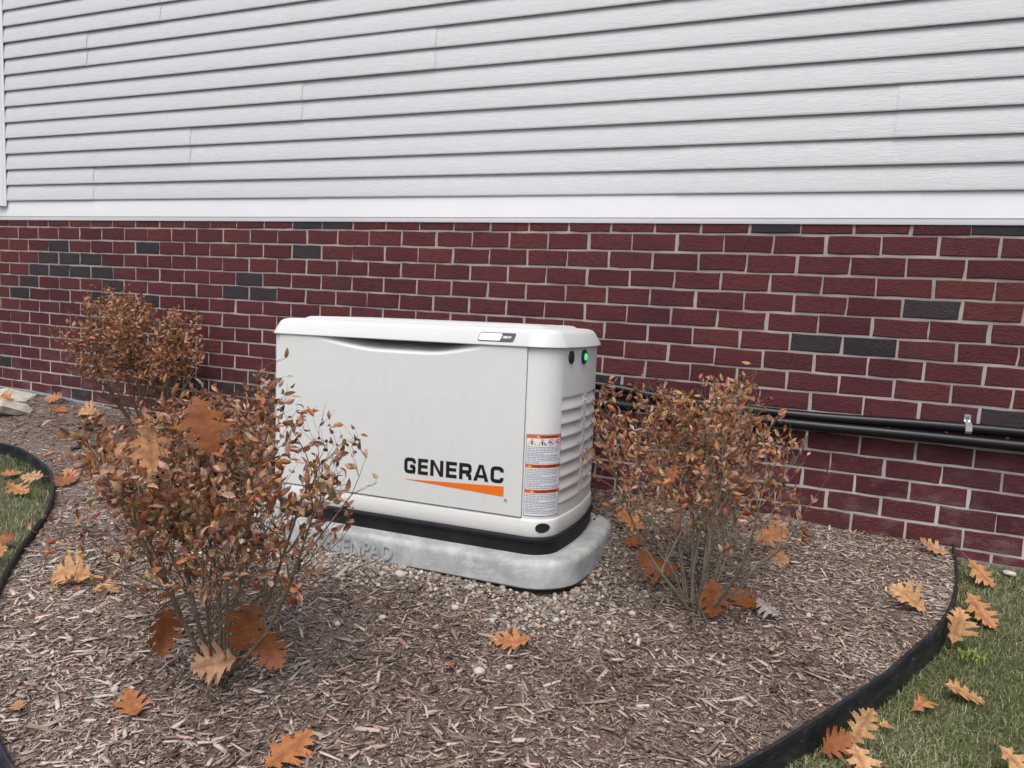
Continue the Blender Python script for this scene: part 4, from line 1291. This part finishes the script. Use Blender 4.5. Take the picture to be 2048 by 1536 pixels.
# leaves caught in the shrubs: stalk up, blade facing the open side of the bed
OUT = Vector((0.40, -0.91, 0.08)).normalized()
def hang(pos, size, mat, var, ang, label, lean=0.0, turn=0.0):
    me = OAK[mat][var]; o = link('oak_leaf', me)
    z = (Matrix.Rotation(turn, 3, 'Z') @ OUT).normalized()
    side = Vector((0, 0, 1)).cross(z).normalized(); up = z.cross(side)
    x = (side * math.cos(ang) + up * math.sin(ang)).normalized()
    z = (z + Vector((0, 0, 1)) * lean).normalized(); z = (z - x * z.dot(x)).normalized()
    R = Matrix((x, z.cross(x), z)).transposed().to_4x4()
    o.matrix_world = Matrix.Translation(pos) @ R @ Matrix.Diagonal((size, size, size, 1)) @ Matrix.Translation((-.5, 0, 0))
    return tag(o, label, 'leaf', 'fallen oak leaves')
hang((3.751, -2.133, -.710), .122, O, 0, D(-82), 'big orange oak leaf hanging in the front bush, left of the pair', .25)
hang((3.857, -2.083, -.655), .135, B, 1, D(-68), 'big brown oak leaf hanging in the front bush, right of the pair', .15)
hang((3.800, -1.890, -1.205), .140, B, 1, D(-110), 'brown oak leaf caught low in the front bush stems', .1, .2)
hang((3.755, -1.950, -1.290), .135, O, 4, D(-160), 'orange oak leaf wedged at the foot of the front bush', .5, -.2)
hang((3.860, -1.880, -1.255), .125, B, 2, D(-50), 'brown oak leaf resting right of the front bush stems', .4)
hang((3.600, -1.965, -1.235), .135, B, 2, D(-95), 'dark brown oak leaf hanging left of the front bush stems', .0, .6)
hang((4.845, -.985, -1.245), .130, B, 1, D(-85), 'brown oak leaf hanging at the foot of the right bush', .2)
hang((5.000, -.900, -1.035), .115, O, 2, D(20), 'pale orange oak leaf caught low on the right side of the right bush', .6)
hang((5.025, -.885, -1.105), .080, O, 0, D(-20), 'small orange oak leaf hanging just below it in the right bush', .6)
hang((4.700, -1.040, -.850), .065, O, 0, D(-100), 'small orange leaf among the upper twigs of the right bush', .2)

# ------------------------------------------------------------------ shrubs
def shrub_leaf(seed):
    """elliptic leaf 1 long, folded along the midrib and curled"""
    r = random.Random(seed)
    fold = r.uniform(.15, .9); curl = r.uniform(-1.6, 1.8); tw = r.uniform(-.5, .5); w = r.uniform(.20, .30)
    m = MB(); rows = []
    for t, k in ((.0, .04), (.22, .80), (.50, 1.0), (.78, .66), (1.0, .03)):
        zc = curl * .32 * (t - .35) ** 2 * 2
        for s in (-1, 0, 1):
            y = s * k * w; z = zc + abs(s) * k * w * fold * 1.6 + tw * t * y
            rows.append((t - .02 * abs(s), y, z))
    fs = []
    for i in range(4):
        for k in range(2): fs.append((i * 3 + k, i * 3 + k + 1, (i + 1) * 3 + k + 1, (i + 1) * 3 + k))
    m.add(rows, fs); return m
SL = [shrub_leaf(i) for i in range(8)]
SL_ME = [s.mesh('leaf', MAT['leaf'], True) for s in SL]
BERRY_V = ICO_V
def shrub(name, base, label, seed, stems, env, n_leaf_scale, leaf_len, bark, single=300, berries=28, lowfrac=.42):
    """env(p) -> True where twigs and leaves may reach (p relative to the base)"""
    r = random.Random(seed)
    e = empty(name, base); tag(e, label, 'shrub', 'dry brown shrubs in the bed')
    tb = MB(); lv = []; bunch = []
    def rv(a): return Vector((r.uniform(-a, a), r.uniform(-a, a), r.uniform(-a, a)))
    def grow(p, d, length, rad, level, dens=1.0):
        n = 5 if level < 2 else 4
        pts = [p.copy()]; q = p.copy(); dd = d.copy()
        for i in range(n):
            dd = (dd + rv(.17) + Vector((0, 0, .07 if level else .10))).normalized()
            q = q + dd * (length / n)
            if (level or i > 1) and i > 0 and not env(q): break
            pts.append(q.copy())
        rr = [rad * (1 - .62 * i / max(1, len(pts) - 1)) for i in range(len(pts))]
        tb.tube(pts, rr, 6 if level == 0 else (4 if level == 1 else 3), False)
        N = len(pts) - 1
        if level == 0:
            for i in range(2, N + 1):
                for _ in range(2 if i < N else 3):
                    side = rv(1); side = (side - dd * side.dot(dd)).normalized()
                    grow(pts[i], (dd * .75 + side * r.uniform(.45, .95) + Vector((0, 0, .15))).normalized(), length * r.uniform(.30, .50), rr[i] * .62, 1, r.choice((.25, .7, 1.0, 1.0)))
        elif level == 1:
            for i in range(1, N + 1):
                for _ in range(2):
                    side = rv(1); side = (side - dd * side.dot(dd)).normalized()
                    grow(pts[i], (dd * .6 + side * r.uniform(.5, 1.0) + Vector((0, 0, .12))).normalized(), r.uniform(.06, .13), max(rr[i] * .6, .0009), 2, dens)
        if level >= 1:
            for i in range(1, N + 1):
                hfrac = pts[i].z
                if hfrac < lowfrac and r.random() > .16 * (hfrac > .12): continue
                for s in (-1, 1):
                    if r.random() > n_leaf_scale * dens: continue
                    side = rv(1); side = (side - dd * side.dot(dd)).normalized() * s
                    ld = (dd * .6 + side * r.uniform(.4, 1.0) + Vector((0, 0, r.uniform(-.35, .45)))).normalized()
                    if env(pts[i] + ld * leaf_len * .7): lv.append((pts[i].copy(), ld, leaf_len * r.choice((r.uniform(.45, .8), r.uniform(.7, 1.1), r.uniform(.9, 1.35))), r.uniform(0, 6.28), r.randrange(8)))
            if level == 2 and r.random() < .06 and pts[-1].z > lowfrac: bunch.append(pts[-1].copy())
    for k in range(stems):
        az = 2 * math.pi * (k + r.uniform(-.3, .3)) / stems
        tilt = r.uniform(.28, .86) if k % 3 else r.uniform(.0, .38)
        d = Vector((math.cos(az) * math.sin(tilt), math.sin(az) * math.sin(tilt), math.cos(tilt)))
        b = Vector((math.cos(az) * .028, math.sin(az) * .028, -.02))
        L = r.uniform(.46, .68)
        grow(b, d, L * (1 + .35 * max(0, tilt - .4)), r.uniform(.0035, .0075), 0)
    # thin dry shoots near the ground
    for k in range(10):
        az = r.uniform(0, 6.28); d = Vector((math.cos(az), math.sin(az), r.uniform(.25, .8))).normalized(); q = Vector((0, 0, .01)); pts = [q.copy()]
        for i in range(6):
            d = (d + rv(.25) + Vector((0, 0, -.06))).normalized(); q = q + d * .055; pts.append(q.copy())
        tb.tube(pts, [.0022 * (1 - i / 8) for i in range(len(pts))], 4, False)
    tb.obj('branches', bark, e, smooth=True)
    def frame(ld, roll):
        x = ld; y = x.orthogonal().normalized(); z = x.cross(y)
        y2 = y * math.cos(roll) + z * math.sin(roll); z2 = x.cross(y2)
        return Matrix((x, y2, z2)).transposed()
    bw = Vector(base)
    cp = Vector(CAM_P.tolist())
    lv.sort(key=lambda q: (bw + q[0] - cp).length)
    fol = MB(); frnd = []
    for i, (p, ld, ln, roll, var) in enumerate(lv):
        R = frame(ld, roll)
        if i < single:
            o = link('leaf', SL_ME[var], e)
            o.matrix_local = Matrix.Translation(p) @ R.to_4x4() @ Matrix.Diagonal((ln, ln, ln, 1))
        else:
            fol.add([tuple(p + R @ (Vector(q) * ln)) for q in SL[var].v], SL[var].f); frnd += [r.random()] * len(SL[var].f)
    f_o = fol.obj('foliage', MAT['leaf_a'], e, smooth=True)
    at = f_o.data.attributes.new('rnd', 'FLOAT', 'FACE'); at.data.foreach_set('value', frnd)
    tag(f_o, kind='stuff')
    bm_ = MB()
    r.shuffle(bunch)
    for p in bunch[:berries]:
        for k in range(r.randint(2, 6)):
            c = p + rv(.016); s = r.uniform(.0036, .0052)
            bm_.tube([p, c], [.0006, .0006], 3, False)
            bm_.add([tuple(c + Vector(q) * s) for q in BERRY_V], ICO_F.tolist())
    bo = bm_.obj('berries', MAT['berry'], e, smooth=True); tag(bo, kind='stuff')
    print(name, len(lv), 'leaves')
    return e
RT = Vector(CAM_R[:, 0].tolist()); FW = Vector(CAM_R[:, 1].tolist())
def envelope(a0, a1, top, depth):
    """vase outline: width limits at the left and right, a height limit that varies with the side position"""
    def f(p):
        s = p.x * RT.x + p.y * RT.y; dpt = p.x * -RT.y + p.y * RT.x
        if abs(dpt) > depth: return False
        zt = np.interp(s, top[0], top[1])
        if p.z > zt + .035 * math.sin(41 * s) + .02 * math.sin(97 * s + 1): return False
        spread = np.interp(p.z, [0, .12, .28, .50], [.07, .25, .78, 1.0])
        return a0 * spread < s < a1 * spread
    return f
shrub('shrub', (3.69, -1.865, -1.357), 'large front shrub with dry brown leaves, two big oak leaves caught in it', 4, 15,
      envelope(-.50, .355, ([-.54, -.46, -.38, -.28, -.18, .0, .05, .11, .15, .22, .30, .38, .42], [.48, .52, .56, .64, .71, .78, .86, .76, .68, .78, .68, .54, .48]), .33), .62, .0265, MAT['bark'], lowfrac=.33, berries=60)
shrub('shrub', (1.60, -.32, -1.205), 'rear shrub with dry brown leaves against the brick wall at left', 9, 15,
      envelope(-.46, .40, ([-.52, -.42, -.30, -.15, .0, .2, .35, .5], [.62, .76, .86, .78, .72, .70, .66, .54]), .34), .66, .029, MAT['bark'], lowfrac=.34, berries=40)
shrub('shrub', (4.794, -.911, -1.315), 'right shrub with dry brown leaves beside the generator louvers', 21, 15,
      envelope(-.42, .24, ([-.46, -.32, -.24, -.10, .05, .20, .30, .36], [.62, .72, .78, .70, .74, .76, .76, .58]), .33), .60, .0265, MAT['bark_grey'], lowfrac=.34, berries=40)
